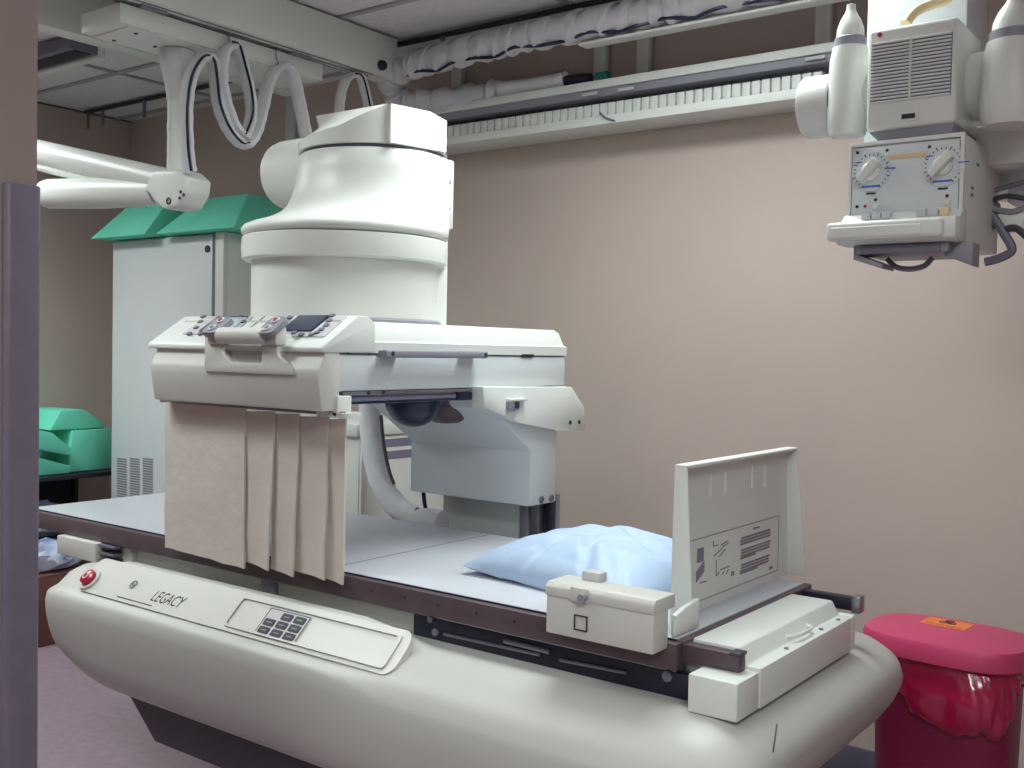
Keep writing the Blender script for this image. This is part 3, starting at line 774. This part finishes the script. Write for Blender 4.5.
# foam wedges on top
def wedge(name, pts, y0, y1, label, grp, ins=0.06, insx=.0):
    bm = NB(); z0 = min(p[1] for p in pts); z1 = max(p[1] for p in pts)
    A = []; Bv = []
    for (x, z) in pts:
        k = (z-z0)/max(1e-6, z1-z0)
        A.append(bm.verts.new((x, y0+ins*k, z))); Bv.append(bm.verts.new((x, y1-ins*.5*k, z)))
    n = len(pts); bm.faces.new(A); bm.faces.new(Bv[::-1])
    for i in range(n): bm.faces.new((A[i], A[(i+1) % n], Bv[(i+1) % n], Bv[i]))
    bmesh.ops.recalc_face_normals(bm, faces=bm.faces[:]); bevel(bm, bm.edges[:], .006)
    return tag(obj(name, bm, 'foam'), label, 'foam wedge', grp)
zc = ctop+.003
wedge('foam_wedge', [(-5.15, zc), (-4.66, zc), (-4.62, zc+.165), (-4.98, zc+.165)], 3.10, 3.60, 'green foam wedge overhanging the left top edge of the tall cabinet', 'green foam positioning wedges', .10)
wedge('foam_wedge', [(-4.60, zc), (-3.98, zc), (-4.08, zc+.185), (-4.44, zc+.185)] , 3.12, 3.64, 'larger green foam wedge on the cabinet top behind the hinged arm', 'green foam positioning wedges', .16)

# ================================================================ LOW SHELF at left wall with foam and bags
LS = thing('storage_rack', 'black low storage rack holding bags against the left wall', 'rack', (-5.48, 2.9, 0))
sy0, sy1, sxa, sxb = 2.35, 3.34, -5.68, -5.22
for z in (.02, .40, .76): obj('shelf', box(NB(), sxa, sxb, sy0, sy1, z, z+.025, .003), 'shelfdark', LS)
for x in (sxa, sxb-.03):
    for y in (sy0, sy1-.03): obj('post', box(NB(), x, x+.03, y, y+.03, 0, .782, .003), 'shelfdark', LS)
obj('rack_back', box(NB(), sxa+.005, sxa+.012, sy0+.03, sy1-.03, .045, .76), 'shelfdark', LS)
def foamx(pts, x0, x1, label, ins=0.):
    bm = NB(); prism(bm, pts, 'x', x0, x1, .006); return tag(obj('foam_wedge', bm, 'foam'), label, 'foam wedge', 'green foam positioning wedges')
zs = .788
foamx([(3.07, zs), (3.33, zs), (3.33, zs+.225), (3.10, zs+.225)], -5.66, -5.30, 'thick green foam block lying at the cabinet end of the rack')
foamx([(2.60, zs), (3.06, zs), (3.06, zs+.04), (2.60, zs+.19)], -5.62, -5.26, 'green foam ramp lying at the front of the rack')
foamx([(2.98, zs+.230), (3.31, zs+.230), (3.29, zs+.26), (3.18, zs+.335), (3.04, zs+.335)], -5.64, -5.32, 'small green foam wedge topmost on the pile of the rack')
foamx([(2.60, zs+.205), (3.04, zs+.10), (3.06, zs+.13), (2.95, zs+.225), (2.60, zs+.30)], -5.58, -5.24, 'green foam slab leaning across the two foam pieces on the rack')
def lump(name, c, s, m, label, cat, seed, grp=None):
    bm = NB(); bmesh.ops.create_icosphere(bm, subdivisions=3, radius=1)
    for v in bm.verts:
        d = v.co.normalized(); k = 1+.35*noise.noise(d*1.8+Vector((seed, 0, 0)))+.18*noise.noise(d*5+Vector((0, seed, 0)))
        v.co = Vector((c[0]+d.x*k*s[0], c[1]+d.y*k*s[1], max(c[2]+d.z*k*s[2], c[2]-s[2]*.7)))
    return tag(obj(name, bm, m, None, 30), label, cat, grp)
lump('plastic_bag', (-5.42, 2.98, .52), (.12, .14, .11), 'bagplastic', 'crumpled clear plastic bag of supplies on the upper rack shelf', 'plastic bag', 2)
lump('plastic_bag', (-5.42, 3.24, .485), (.09, .05, .07), 'bagplastic', 'small clear plastic bag next to the rack post by the cabinet', 'plastic bag', 5)
lump('plastic_bag', (-5.40, 2.88, .165), (.13, .17, .14), 'bagplastic', 'clear plastic bag bundle on the bottom rack shelf', 'plastic bag', 9)
cbx = thing('cardboard_box', 'reddish brown cardboard box on the floor in front of the rack', 'box', (-4.98, 2.78, 0))
obj('carton', box(NB(), -5.12, -4.86, 2.62, 2.96, 0.002, .34, .004), 'cardboard', cbx)
obj('flap', box(NB(), -5.12, -4.86, 2.62, 2.785, .34, .346, .001), 'cardboard', cbx)
obj('flap', box(NB(), -5.12, -4.86, 2.79, 2.96, .34, .346, .001), 'cardboard', cbx)
lump('plastic_bag', (-4.98, 2.80, .415), (.11, .14, .09), 'bagplastic', 'clear plastic bag resting on the cardboard box', 'plastic bag', 14)

# ================================================================ SECOND CABINET with stripes
C2 = thing('striped_cabinet', 'low white cabinet with two grey stripes behind the table', 'cabinet', (-3.2, 3.2, 0))
fx = -2.90
obj('cabinet_body', box(NB(), -3.52, fx, 2.88, 3.45, 0, 1.15, .006), 'white', C2)
obj('cabinet_top', box(NB(), -3.54, fx+.01, 2.86, 3.47, 1.15, 1.20, .006), 'white', C2)
a, b = atx(359, 448, fx), atx(424, 438, fx)
for p0, p1 in ((438, 446), (450, 458)):
    p, q = atx(400, p0, fx), atx(400, p1, fx); obj('stripe', box(NB(), fx, fx+.002, 2.90, 3.43, q.z, p.z), 'stripe', C2)
obj('side_pull', box(NB(), fx, fx+.012, 2.885, 2.915, .3, 1.10, .003), 'white', C2)

# ================================================================ CEILING BRIDGE, CARRIAGE, MONITOR ARM
BX = -3.145
BR_ = thing('ceiling_bridge', 'white steel ceiling bridge of two parallel beams crossing the room', 'beam', (BX-.2, 2.6, 2.65))
b1 = obj('beam', box(NB(), BX-.11, BX, .4, 3.32, 2.652, 2.825, .004), 'white', BR_)
for dx in (.02, .055, .085): obj('beam_groove', box(NB(), BX-dx-.006, BX-dx, .42, 3.2, 2.6495, 2.6535), 'midgrey', b1)
p = aty(404, 66, 3.49); obj('beam_stop', lathe(NB(), [(.020, BX-.01), (.022, BX+.012), (.018, BX+.02)], (0, 3.22, 2.69), 'x', 16), 'black', b1)
xb2 = atz(100, 41, 2.645).x
obj('beam', box(NB(), xb2-.09, xb2, .4, 3.26, 2.647, 2.825, .004), 'white', BR_)
cz = 2.575
c0 = atz(120, 22, cz); c1 = atz(78, 33, cz)
CR = thing('ceiling_carriage', 'white box carriage riding under the ceiling bridge', 'carriage', (-3.5, 2.6, cz))
cyb = c0.y
obj('carriage_box', box(NB(), c1.x, c0.x, cyb, 2.95, cz, cz+.068, .005), 'white', CR)
obj('carriage_plate', box(NB(), c1.x+.01, c0.x-.01, cyb+.04, 2.92, cz-.004, cz+.002), 'white', CR)
for px, py in ((114, 40), (136, 33), (155, 46)): obj('bolt', disc(NB(), atz(px, py, cz-.003), (0, 0, -1), .007, .004, 10), 'ink', CR)
for y in (cyb+.12, 2.82):
    obj('trolley_wheel_plate', box(NB(), c1.x-.02, c0.x+.02, y-.05, y+.05, cz+.066, cz+.077), 'grey', CR)
# monitor arm
AX = (c0.x+c1.x)/2; pc_ = atx(178, 60, AX); AY = pc_.y
MA = thing('monitor_arm', 'white ceiling pole with hinged spring arm reaching left above the cabinet', 'monitor arm', (AX, AY, 2.1))
def ax(px, py): return aty(px, py, AY)
bm = NB(); lathe(bm, [(.066, cz-.006), (.068, cz-.03), (.060, cz-.07), (.048, cz-.12), (.040, cz-.17), (.038, cz-.19)], (AX, AY, 0), 'z', 28)
for v in bm.verts:
    if v.co.z > cz-.16: v.co.x = AX+(v.co.x-AX)*(1+.05*math.sin(9*math.atan2(v.co.y-AY, v.co.x-AX)))
obj('fabric_boot', bm, 'fabric_white', MA)
zj = ax(178, 172).z
bm = NB(); lathe(bm, [(.036, zj), (.036, 2.28), (.0375, 2.282), (.0375, 2.30), (.036, 2.302), (.036, cz-.18)], (AX, AY, 0), 'z', 24); obj('pole', bm, 'white', MA)
bm = NB(); pts = [ax(px, py) for px, py in ((166, 172), (190, 171), (200, 180), (198, 195), (190, 209), (176, 211), (165, 203), (156, 190))]
poly3(bm, [p+Vector((0, .055, 0)) for p in pts], (0, -1, 0), .11); bevel(bm, bm.edges[:], .014, 3); jt = obj('joint', bm, 'white', MA)
p = ax(182, 203)+Vector((0, -.056, 0)); bm = NB(); ringdisc(bm, p, (0, -1, 0), .008, .013, .003); obj('pivot', bm, 'ink', jt)
for px, py in ((194, 194), (197, 197), (193, 200)): obj('screw', disc(NB(), ax(px, py)+Vector((0, -.056, 0)), (0, -1, 0), .006, .003, 10), 'ink', jt)
a0_, a1_ = ax(178, 185), ax(25, 149)
bm = NB(); tube(bm, [a1_+Vector((0, -.01, 0)), a1_.lerp(a0_, .1), a0_], .048, 16, .052, (0, 0, 1)); obj('upper_arm', bm, 'white', MA, 60)
bm = NB(); d_ = (a0_-a1_).normalized(); tube(bm, [a1_+Vector((0, 0, -.06)), a0_+Vector((0, 0, -.055))], .02, 10); obj('spring_rod', bm, 'white', MA)
l0, l1 = ax(168, 192), ax(47, 194)
bm = NB(); tube(bm, [l1, l1+(l0-l1)*.03, l1.lerp(l0, .5), l0], .062, 20, None, None, lambda i, n: (.93, 1.0, 1.0, .78)[i]); obj('lower_arm', bm, 'white', MA, 45)
p = ax(162, 200)+Vector((0, -.058, 0)); bm = NB(); poly3(bm, [ax(px, py)+Vector((0, -.057, 0)) for px, py in ((160, 192), (163, 195), (169, 206), (165, 203))], (0, -1, 0), .003); obj('slot', bm, 'midgrey', jt)
# sleeved cable loops
LXp = BX-.05
def bx(px, py, x=LXp): return atx(px, py, x)
SL = thing('looped_cable_sleeve', 'white zipped cable sleeve hanging in loops from ceiling hooks', 'cable sleeve', tuple(bx(240, 145)))
path = [bx(*p) for p in ((190, 172), (187, 148), (186, 110), (190, 80), (198, 63), (206, 57), (213, 62), (216, 80), (219, 105), (228, 128), (240, 143), (248, 144), (256, 132), (262, 110), (268, 85), (276, 70), (286, 66), (293, 75), (299, 100), (304, 125), (309, 150), (314, 172))]
sl1 = obj('sleeve', tube(NB(), smooth_path(path, 5), .016, 10, .030, (1, .3, 0), lambda i, n: 1+.05*math.sin(i*2.3)), 'fabric_white', SL)
obj('zipper', tube(NB(), [p+Vector((.024, -.012, .0)) for p in smooth_path(path[:12], 5)], .005, 6), 'navy', sl1)
path = [bx(*p, LXp+.02) for p in ((246, 136), (236, 128), (227, 105), (222, 80), (224, 55), (231, 46), (238, 50), (244, 70), (250, 95), (251, 118), (244, 138))]
sl2 = obj('sleeve', tube(NB(), smooth_path(path, 5), .014, 10, .027, (1, .3, 0), lambda i, n: 1+.05*math.sin(i*1.7)), 'fabric_white', SL)
obj('zipper', tube(NB(), [p+Vector((.022, -.010, .01)) for p in smooth_path(path[5:], 5)], .005, 6), 'navy', sl2)
path = [bx(*p) for p in ((339, 115), (341, 95), (346, 80), (354, 75), (361, 78), (366, 95), (370, 115))]
sl3 = obj('sleeve', tube(NB(), smooth_path(path, 5), .014, 10, .024, (1, .3, 0), lambda i, n: 1+.05*math.sin(i*1.7)), 'fabric_white', SL)
obj('zipper', tube(NB(), [p+Vector((.022, -.012, 0)) for p in smooth_path(path[3:], 5)], .004, 6), 'navy', sl3)
for px, py, q in ((229, 44, 33), (276, 62, 48), (356, 74, 66)):
    p = bx(px, py); obj('hook', tube(NB(), smooth_path([p+Vector((0, 0, -.02)), p+Vector((.012, 0, -.005)), p+Vector((0, 0, .02)), Vector((p.x, p.y, 2.649))], 4), .003, 6), 'steel', SL)

# dark ceiling track along the back
ct = thing('ceiling_track', 'thin dark ceiling track running along the back wall', 'rail', (-3.4, 3.37, 2.80))
obj('track', box(NB(), -5.64, -1.2, 3.352, 3.378, 2.810, 2.826, .003), 'black', ct)
for x in (-5.60, -5.45, -5.05, -2.92, -1.85):
    obj('track_hook', box(NB(), x-.01, x+.01, 3.35, 3.36, 2.72 if x < -4 else 2.79, 2.812, .002), 'midgrey', ct)

# dark ceiling channel at the upper left
chx = atz(60, 60, 2.80)
cc = thing('ceiling_channel', 'dark steel ceiling channel ending at the bridge beside the left wall', 'rail', (-4.2, 2.4, 2.75))
a_, b_ = atz(40, 70, 2.78), atz(98, 52, 2.78)
obj('channel', box(NB(), a_.x-.9, b_.x, b_.y-.13, b_.y, 2.765, 2.826, .003), 'midgrey', cc)
obj('channel_edge', box(NB(), a_.x-.9, b_.x, b_.y, b_.y+.035, 2.755, 2.826, .003), 'white', cc)
obj('channel_slot', box(NB(), a_.x-.9, b_.x-.005, b_.y-.11, b_.y-.03, 2.760, 2.767), 'black', cc)

# ================================================================ BACK WALL RAIL WITH CABLE CHAIN
RA = thing('cable_rail', 'long white wall rail carrying a segmented cable chain along the back wall', 'rail', (-2.2, 3.6, 2.39))
rx0, rx1 = -3.45, aty(815, 80, 3.5).x
tray = obj('rail_tray', prism(NB(), [(3.50, 2.39), (3.50, 2.424), (3.506, 2.424), (3.506, 2.40), (3.69, 2.40), (3.69, 2.39)], 'x', rx0, rx1+.02, .001), 'white', RA)
x = rx0; link = None; pitch = .0375; k = 0
lx0 = -3.02
while lx0+k*pitch < rx1-.01:
    xx = lx0+k*pitch
    if link is None:
        bm = NB(); box(bm, xx, xx+pitch-.005, 3.512, 3.60, 2.403, 2.476, .004); link = obj('chain_link', bm, 'white', RA)
        bm = NB(); box(bm, xx+.006, xx+pitch-.011, 3.5105, 3.514, 2.475, 2.479); link2 = obj('link_pin', bm, 'black', RA)
    else:
        copy_obj(link, RA, (k*pitch, 0, 0)); copy_obj(link2, RA, (k*pitch, 0, 0))
    k += 1
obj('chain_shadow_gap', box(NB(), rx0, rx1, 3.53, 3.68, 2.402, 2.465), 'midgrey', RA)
# upper channel
rx2 = aty(850, 45, 3.5).x
up_ = obj('upper_channel', prism(NB(), [(3.49, 2.530), (3.49, 2.562), (3.52, 2.566), (3.62, 2.566), (3.62, 2.530)], 'x', rx0, rx2+.05, .002), 'white', RA)
obj('channel_face', box(NB(), rx0, rx2, 3.50, 3.60, 2.500, 2.532, .002), 'grey', RA)
for px, py in ((590, 94), (626, 89), (815, 58)):
    p = aty(px, py, 3.489); obj('slot_plate', box(NB(), p.x-.035, p.x+.035, 3.485, 3.491, p.z-.006, p.z+.006, .002), 'label', up_)
# hanger straps
for px in (457, 600, 643, 822):
    p = aty(px, 60, 3.66); obj('hanger_strap', box(NB(), p.x-.028, p.x+.028, 3.655, 3.685, 2.53, 2.826, .002), 'white', RA)
obj('rail_wire', tube(NB(), smooth_path([aty(600, 113, 3.495), aty(606, 118, 3.49), aty(615, 121, 3.5)], 4), .004, 6), 'midgrey', RA)
tag(obj('cable_clip', box(NB(), aty(600, 84, 3.5).x-.03, aty(600, 84, 3.5).x+.03, 3.50, 3.54, 2.567, 2.597, .006), 'teal'), 'dark green cable clip perched on the wall rail', 'clip')
wd = aty(289, 150, 3.68)
tag(obj('cable_duct', box(NB(), wd.x-.035, wd.x+.035, 3.683, 3.70, 1.9, 2.826, .003), 'paleblue'), 'vertical white cable duct on the back wall behind the camera drum', 'duct')

# corrugated sleeve above the rail
CS = thing('ruffled_cable_sleeve', 'ruffled off white cable sleeve running high along the back wall', 'cable sleeve', (-2.2, 3.33, 2.66))
y = 3.32
L = [(-3.06, y, 2.700), (-2.75, y, 2.715), (-2.4, y, 2.722), (-2.0, y, 2.722), (-1.65, y, 2.722), (-1.2, y, 2.725), (-.8, y, 2.73)]
path = smooth_path(L, 34)
rings = []; nn = 16; n = len(path)
for i, p in enumerate(path):
    ph = i/8.5+.35*math.sin(i*.11); saw = (ph % 1); rr = .047+.016*saw+.008*noise.noise((i*.21, 0, 4))
    sk = .02*math.sin(i*.31)
    ring = []
    for q in range(nn):
        a = 2*math.pi*q/nn
        r2 = rr*(1+.12*noise.noise((i*.25, math.cos(a)*1.5, math.sin(a)*1.5)))
        ring.append((p.x+.03*math.sin(a)*saw, p.y+r2*math.cos(a), p.z+r2*math.sin(a)))
    rings.append(ring)
bm = NB(); loft(bm, rings); obj('sleeve', bm, 'fabric_grey', CS, 40)
bm = NB(); tube(bm, [Vector((p.x, p.y-.028+.008*math.sin(i*.4), p.z-.048+.008*math.sin(i*.23))) for i, p in enumerate(path)][::2], .007, 6); obj('zipper', bm, 'navy', CS)
obj('support_strip', box(NB(), -2.2, -.9, 3.30, 3.36, 2.645, 2.655, .002), 'white', CS)
path = smooth_path([(-3.04, y, 2.70), (-3.16, y+.02, 2.69), (-3.22, 3.36, 2.65), (-3.22, 3.42, 2.60), (-3.12, 3.47, 2.59), (-2.95, 3.52, 2.592), (-2.75, 3.54, 2.592)], 8)
bm = NB(); tube(bm, path, .050, 12, None, None, lambda i, n: 1+.16*math.sin(i*1.25)+.1*math.sin(i*2.9)); obj('sleeve_bend', bm, 'fabric_grey', CS, 40)
bm = NB(); tube(bm, [(-2.8, 3.545, 2.598), (-2.6, 3.55, 2.600), (-2.42, 3.55, 2.602)], .034, 14, None, None, lambda i, n: (1.2, 1.0, 1.0)[i]); obj('sleeve_wrap', bm, 'fabric_white', CS)
bm = NB(); lathe(bm, [(.024, -2.44), (.026, -2.36), (.018, -2.30)], (0, 3.55, 2.594), 'x', 14); obj('sleeve_plug', bm, 'black', CS)

# ================================================================ X-RAY TUBE HEAD
XT = thing('xray_tube_head', 'white overhead x-ray tube head with vented housing and two dial collimator panel', 'medical device', (-.65, 2.6, 1.75))
FY = 2.30
def fy(px, py, y=FY): return aty(px, py, y)
# collimator
kx0, kx1, kz0, kz1 = -.806, -.566, 1.775, 1.968
kd = atx(1000, 180, kx1).y
col = obj('collimator_box', box(NB(), kx0, kx1, FY+.004, kd, 1.742, kz1, .006), 'white', XT)
obj('collimator_panel', box(NB(), kx0+.006, kx1-.010, FY-.002, FY+.008, kz0+.035, kz1-.010, .003), 'paleblue', col)
obj('collimator_frame', prism(NB(), [(kx0, kz0+.03), (kx0, kz1), (kx1, kz1+.001), (kx1, kz0+.03), (kx1-.008, kz0+.03), (kx1-.008, kz1-.008), (kx0+.005, kz1-.008), (kx0+.005, kz0+.03)], 'y', FY-.006, FY+.006, .001), 'white', col)
p = fy(909, 155.5)
obj('beige_strip', box(NB(), fy(888, 157).x, fy(931, 153).x, FY-.004, FY, p.z-.006, p.z+.005, .001), 'beige', col)
for px, py in ((872, 172), (944, 166)):
    c = fy(px, py)
    dl = obj('dial', disc(NB(), (c.x, FY-.002, c.z), (0, -1, 0), .043, .003, 32), 'paleblue', col)
    bm = NB()
    for k in range(22):
        a = math.radians(-60+k*300/21); r_ = .034
        q = Vector((c.x+r_*math.cos(a), FY-.005, c.z+r_*math.sin(a))); d = Vector((math.cos(a), 0, math.sin(a))); s_ = Vector((-math.sin(a), 0, math.cos(a)))
        ln = .004 if k % 3 else .007
        poly3(bm, [q-s_*.001, q-s_*.001+d*ln, q+s_*.001+d*ln, q+s_*.001], (0, -1, 0), .0008)
    obj('dial_ticks', bm, 'ink', dl)
    for (dx, dz, w, h) in ((.040, .004, .022, .0025), (-.028, .022, .014, .0025), (0, -.032, .034, .004)):
        obj('dial_mark', box(NB(), c.x+dx-w/2, c.x+dx+w/2, FY-.0062, FY-.004, c.z+dz-h/2, c.z+dz+h/2), 'blueprint', dl)
    bm = NB(); lathe(bm, [(.020, FY-.004), (.020, FY-.014), (.016, FY-.018)], (c.x, 0, c.z), 'y', 20); obj('dial_hub', bm, 'white', dl)
    a = math.radians(48); d = Vector((math.cos(a), 0, math.sin(a))); s_ = Vector((-math.sin(a), 0, math.cos(a)))
    bm = NB(); o_ = Vector((c.x, FY-.012, c.z)); poly3(bm, [o_-d*.028-s_*.008, o_+d*.027-s_*.010, o_+d*.027+s_*.010, o_-d*.028+s_*.008], (0, -1, 0), .024); bevel(bm, bm.edges[:], .003); obj('dial_knob', bm, 'white', dl)
    obj('dial_label', box(NB(), c.x-.010, c.x+.010, FY-.004, FY-.001, c.z-.049, c.z-.0455), 'ink', col)
for px, py, m_ in ((857.5, 207, 'ink'), (865.5, 206.5, 'dot_red'), (858, 153, 'ink'), (887.5, 150.5, 'ink'), (930, 147, 'ink'), (962.5, 144, 'ink'), (876, 200, 'ink'), (947.5, 196, 'ink')):
    c = fy(px, py); obj('indicator', disc(NB(), (c.x, FY-.002, c.z), (0, -1, 0), .0035, .002, 10), m_, col)
for px, py in ((876, 206.5), (947.5, 202)):
    c = fy(px, py); obj('push_button', disc(NB(), (c.x, FY-.002, c.z), (0, -1, 0), .0065, .004, 14), 'white', col)
# key row and handle ledge
kr = obj('key_ledge', prism(NB(), [(2.325, 1.742), (2.325, 1.812), (2.296, 1.812), (2.272, 1.792), (2.240, 1.790), (2.236, 1.772), (2.240, 1.748), (2.26, 1.742)], 'x', kx0-.008, kx1+.002, .004), 'white', col)
for px in (867, 877, 887, 922, 934, 945):
    c = aty(px, 216, 2.284); obj('key', box(NB(), c.x-.0095, c.x+.0095, 2.275, 2.290, 1.797, 1.814 if px in (922, 945) else 1.811, .002), 'label' if px != 945 else 'beige', kr)
hb = obj('handle_bar', box(NB(), kx0-.022, kx1-.02, 2.222, 2.246, 1.748, 1.788, .009, 3), 'white', col)
obj('handle_inset', box(NB(), kx0-.010, kx1-.06, 2.220, 2.226, 1.753, 1.777, .006, 3), 'white', hb)
# under-carriage plates
ua = obj('filter_tray', box(NB(), -.775, -.585, 2.27, 2.47, 1.722, 1.742, .003), 'grey', col)
obj('filter_slide', box(NB(), -.765, -.60, 2.262, 2.272, 1.722, 1.736), 'midgrey', ua)
bm = NB(); prism(bm, [(-.785, 1.742), (-.785, 1.712), (-.722, 1.690), (-.722, 1.700), (-.775, 1.722), (-.775, 1.742)], 'y', 2.28, 2.36, .001); obj('tray_lip', bm, 'grey', col)
bm = NB(); prism(bm, [(-.60, 1.742), (-.60, 1.716), (-.545, 1.692), (-.545, 1.742)], 'y', 2.30, 2.36, .001); obj('tray_lip', bm, 'grey', col)
bm = NB(); tube(bm, smooth_path([(-.73, 2.34, 1.716), (-.71, 2.335, 1.698), (-.68, 2.335, 1.692), (-.65, 2.335, 1.698), (-.635, 2.34, 1.716)], 5), .006, 8); obj('tray_loop', bm, 'midgrey', col)
# side engravings on the collimator
for k, (yy, zz) in enumerate(((2.40, 1.915), (2.36, 1.86), (2.36, 1.845))): obj('side_mark', box(NB(), kx1-.001, kx1+.0012, yy, yy+.016, zz, zz+.006), 'midgrey', col)
obj('side_latch', box(NB(), kx1-.002, kx1+.006, kd-.05, kd-.01, 1.80, 1.86, .003), 'midgrey', col)
# vented housing
gx0_, gx1_, gz0, gz1 = -.775, -.588, 1.992, 2.212
gd = 2.50
gh = obj('vented_housing', box(NB(), gx0_, gx1_, FY, gd, gz0, gz1, .010, 3), 'white', XT)
obj('vent_recess', box(NB(), gx0_+.010, gx1_-.010, FY-.002, FY+.004, gz0+.058, gz1-.032), 'midgrey', gh)
sl = None; ns = 18
for k in range(ns):
    z = gz0+.060+k*(gz1-.034-gz0-.060)/(ns-1)
    if sl is None: sl = obj('vent_slat', box(NB(), gx0_+.011, gx1_-.011, FY-.005, FY+.002, z-.0022, z+.0022, .001, 1), 'white', gh)
    else:
        c = copy_obj(sl, gh, (0, 0, k*(gz1-.034-gz0-.060)/(ns-1)))
obj('vent_divider', box(NB(), (gx0_+gx1_)/2-.002, (gx0_+gx1_)/2+.002, FY-.006, FY, gz0+.058, gz1-.032), 'white', gh)
p = fy(909, 116.5); bm = NB(); prism(bm, [(p.x-.020, p.z-.010), (p.x+.020, p.z-.010), (p.x+.020, p.z+.010), (p.x-.020, p.z+.010)], 'y', FY-.004, FY+.002, .001); obj('port_frame', bm, 'white', gh)
obj('port', box(NB(), p.x-.014, p.x+.014, FY-.006, FY-.003, p.z-.005, p.z+.005), 'ink', gh)
p = fy(880, 35); obj('screw', disc(NB(), (p.x, FY, p.z), (0, -1, 0), .005, .003, 10), 'dot_red', gh)
# neck between the two boxes
obj('neck', prism(NB(), [(-.77, 1.992), (-.745, 1.966), (-.60, 1.966), (-.592, 1.992)], 'y', FY+.01, 2.50, .001), 'grey', XT)
# tube barrel
TY, TZ = 2.44, aty(812, 108, 2.44).z
xe = aty(800, 108, 2.44).x+.012
bm = NB(); lathe(bm, [(.060, xe), (.069, xe+.004), (.072, xe+.012), (.072, xe+.075), (.066, xe+.080), (.066, xe+.30), (.075, xe+.42), (.085, xe+.45), (.085, xe+.50), (.066, xe+.51), (.066, xe+.60)], (0, TY, TZ), 'x', 32)
tb = obj('tube_barrel', bm, 'white', XT, 30)
bm = NB(); lathe(bm, [(.0675, xe+.078), (.0675, xe+.084)], (0, TY, TZ), 'x', 32); obj('barrel_joint', bm, 'midgrey', tb)
def bottle(pxc, pyt, pyb, r, y, name='cable_socket', band=True, cone=True):
    t_ = aty(pxc, pyt, y); b_ = aty(pxc, pyb, y); x = t_.x; z1, z0 = t_.z, b_.z
    bm = NB(); lathe(bm, [(r*.55, z0-.002), (r*.85, z0), (r*1.0, z0+.02), (r*1.03, z0+.06), (r*.96, z1-.03), (r*.86, z1-.008), (r*.84, z1)], (x, y, 0), 'z', 28)
    s = obj(name, bm, 'white', XT, 40)
    bm = NB(); lathe(bm, [(r*.70, z1-.001), (r*.76, z1+.002), (r*.76, z1+.020), (r*.70, z1+.023)], (x, y, 0), 'z', 28); obj('socket_band', bm, 'grey', s)
    bm = NB(); lathe(bm, [(r*.68, z1+.022), (r*.66, z1+.04), (r*.50, z1+.062), (r*.30, z1+.078), (r*.22, z1+.088), (r*.22, z1+.098), (.002, z1+.101)], (x, y, 0), 'z', 24); obj('socket_cone', bm, 'white', s)
    return s, x, z1
bottle(850, 48, 136, .046, 2.40)
s_, rxx, rz1 = bottle(1013, 42, 126, .060, 2.36)
# mount behind and column to ceiling
obj('yoke', box(NB(), -.55, -.20, 2.62, 2.86, 1.86, 2.06, .008), 'paleblue', XT)
obj('yoke_arm', box(NB(), -.70, -.30, 2.50, 2.66, 1.93, 2.02, .006), 'white', XT)
obj('ceiling_column', box(NB(), -.90, -.66, 2.66, 2.86, 1.95, 2.826, .006), 'paleblue', XT)
obj('column_base', box(NB(), -.90, -.35, 2.64, 2.88, 1.90, 1.98, .006), 'paleblue', XT)
bm = NB(); tube(bm, smooth_path([aty(905, 24, 2.42), aty(915, 12, 2.45), aty(930, 5, 2.48), aty(950, -3, 2.5), aty(985, -30, 2.55)], 5), .012, 10); obj('supply_cable', bm, 'beige', XT)
for pts, r_, m_ in (([(992, 215), (1005, 235), (1012, 250), (1000, 258), (985, 262)], .010, 'midgrey'), ([(995, 190), (1010, 186), (1030, 180)], .006, 'midgrey'), ([(992, 200), (1008, 196), (1030, 200)], .006, 'darkgrey'), ([(990, 208), (1012, 212), (1030, 205)], .007, 'grey'), ([(1000, 232), (1015, 228), (1030, 240)], .008, 'darkgrey')):
    bm = NB(); tube(bm, smooth_path([aty(a, b, 2.56) for a, b in pts], 5), r_, 8); obj('cable', bm, m_, XT)
obj('connector', box(NB(), -.562, -.50, 2.56, 2.60, 1.79, 1.83, .004), 'white', XT)
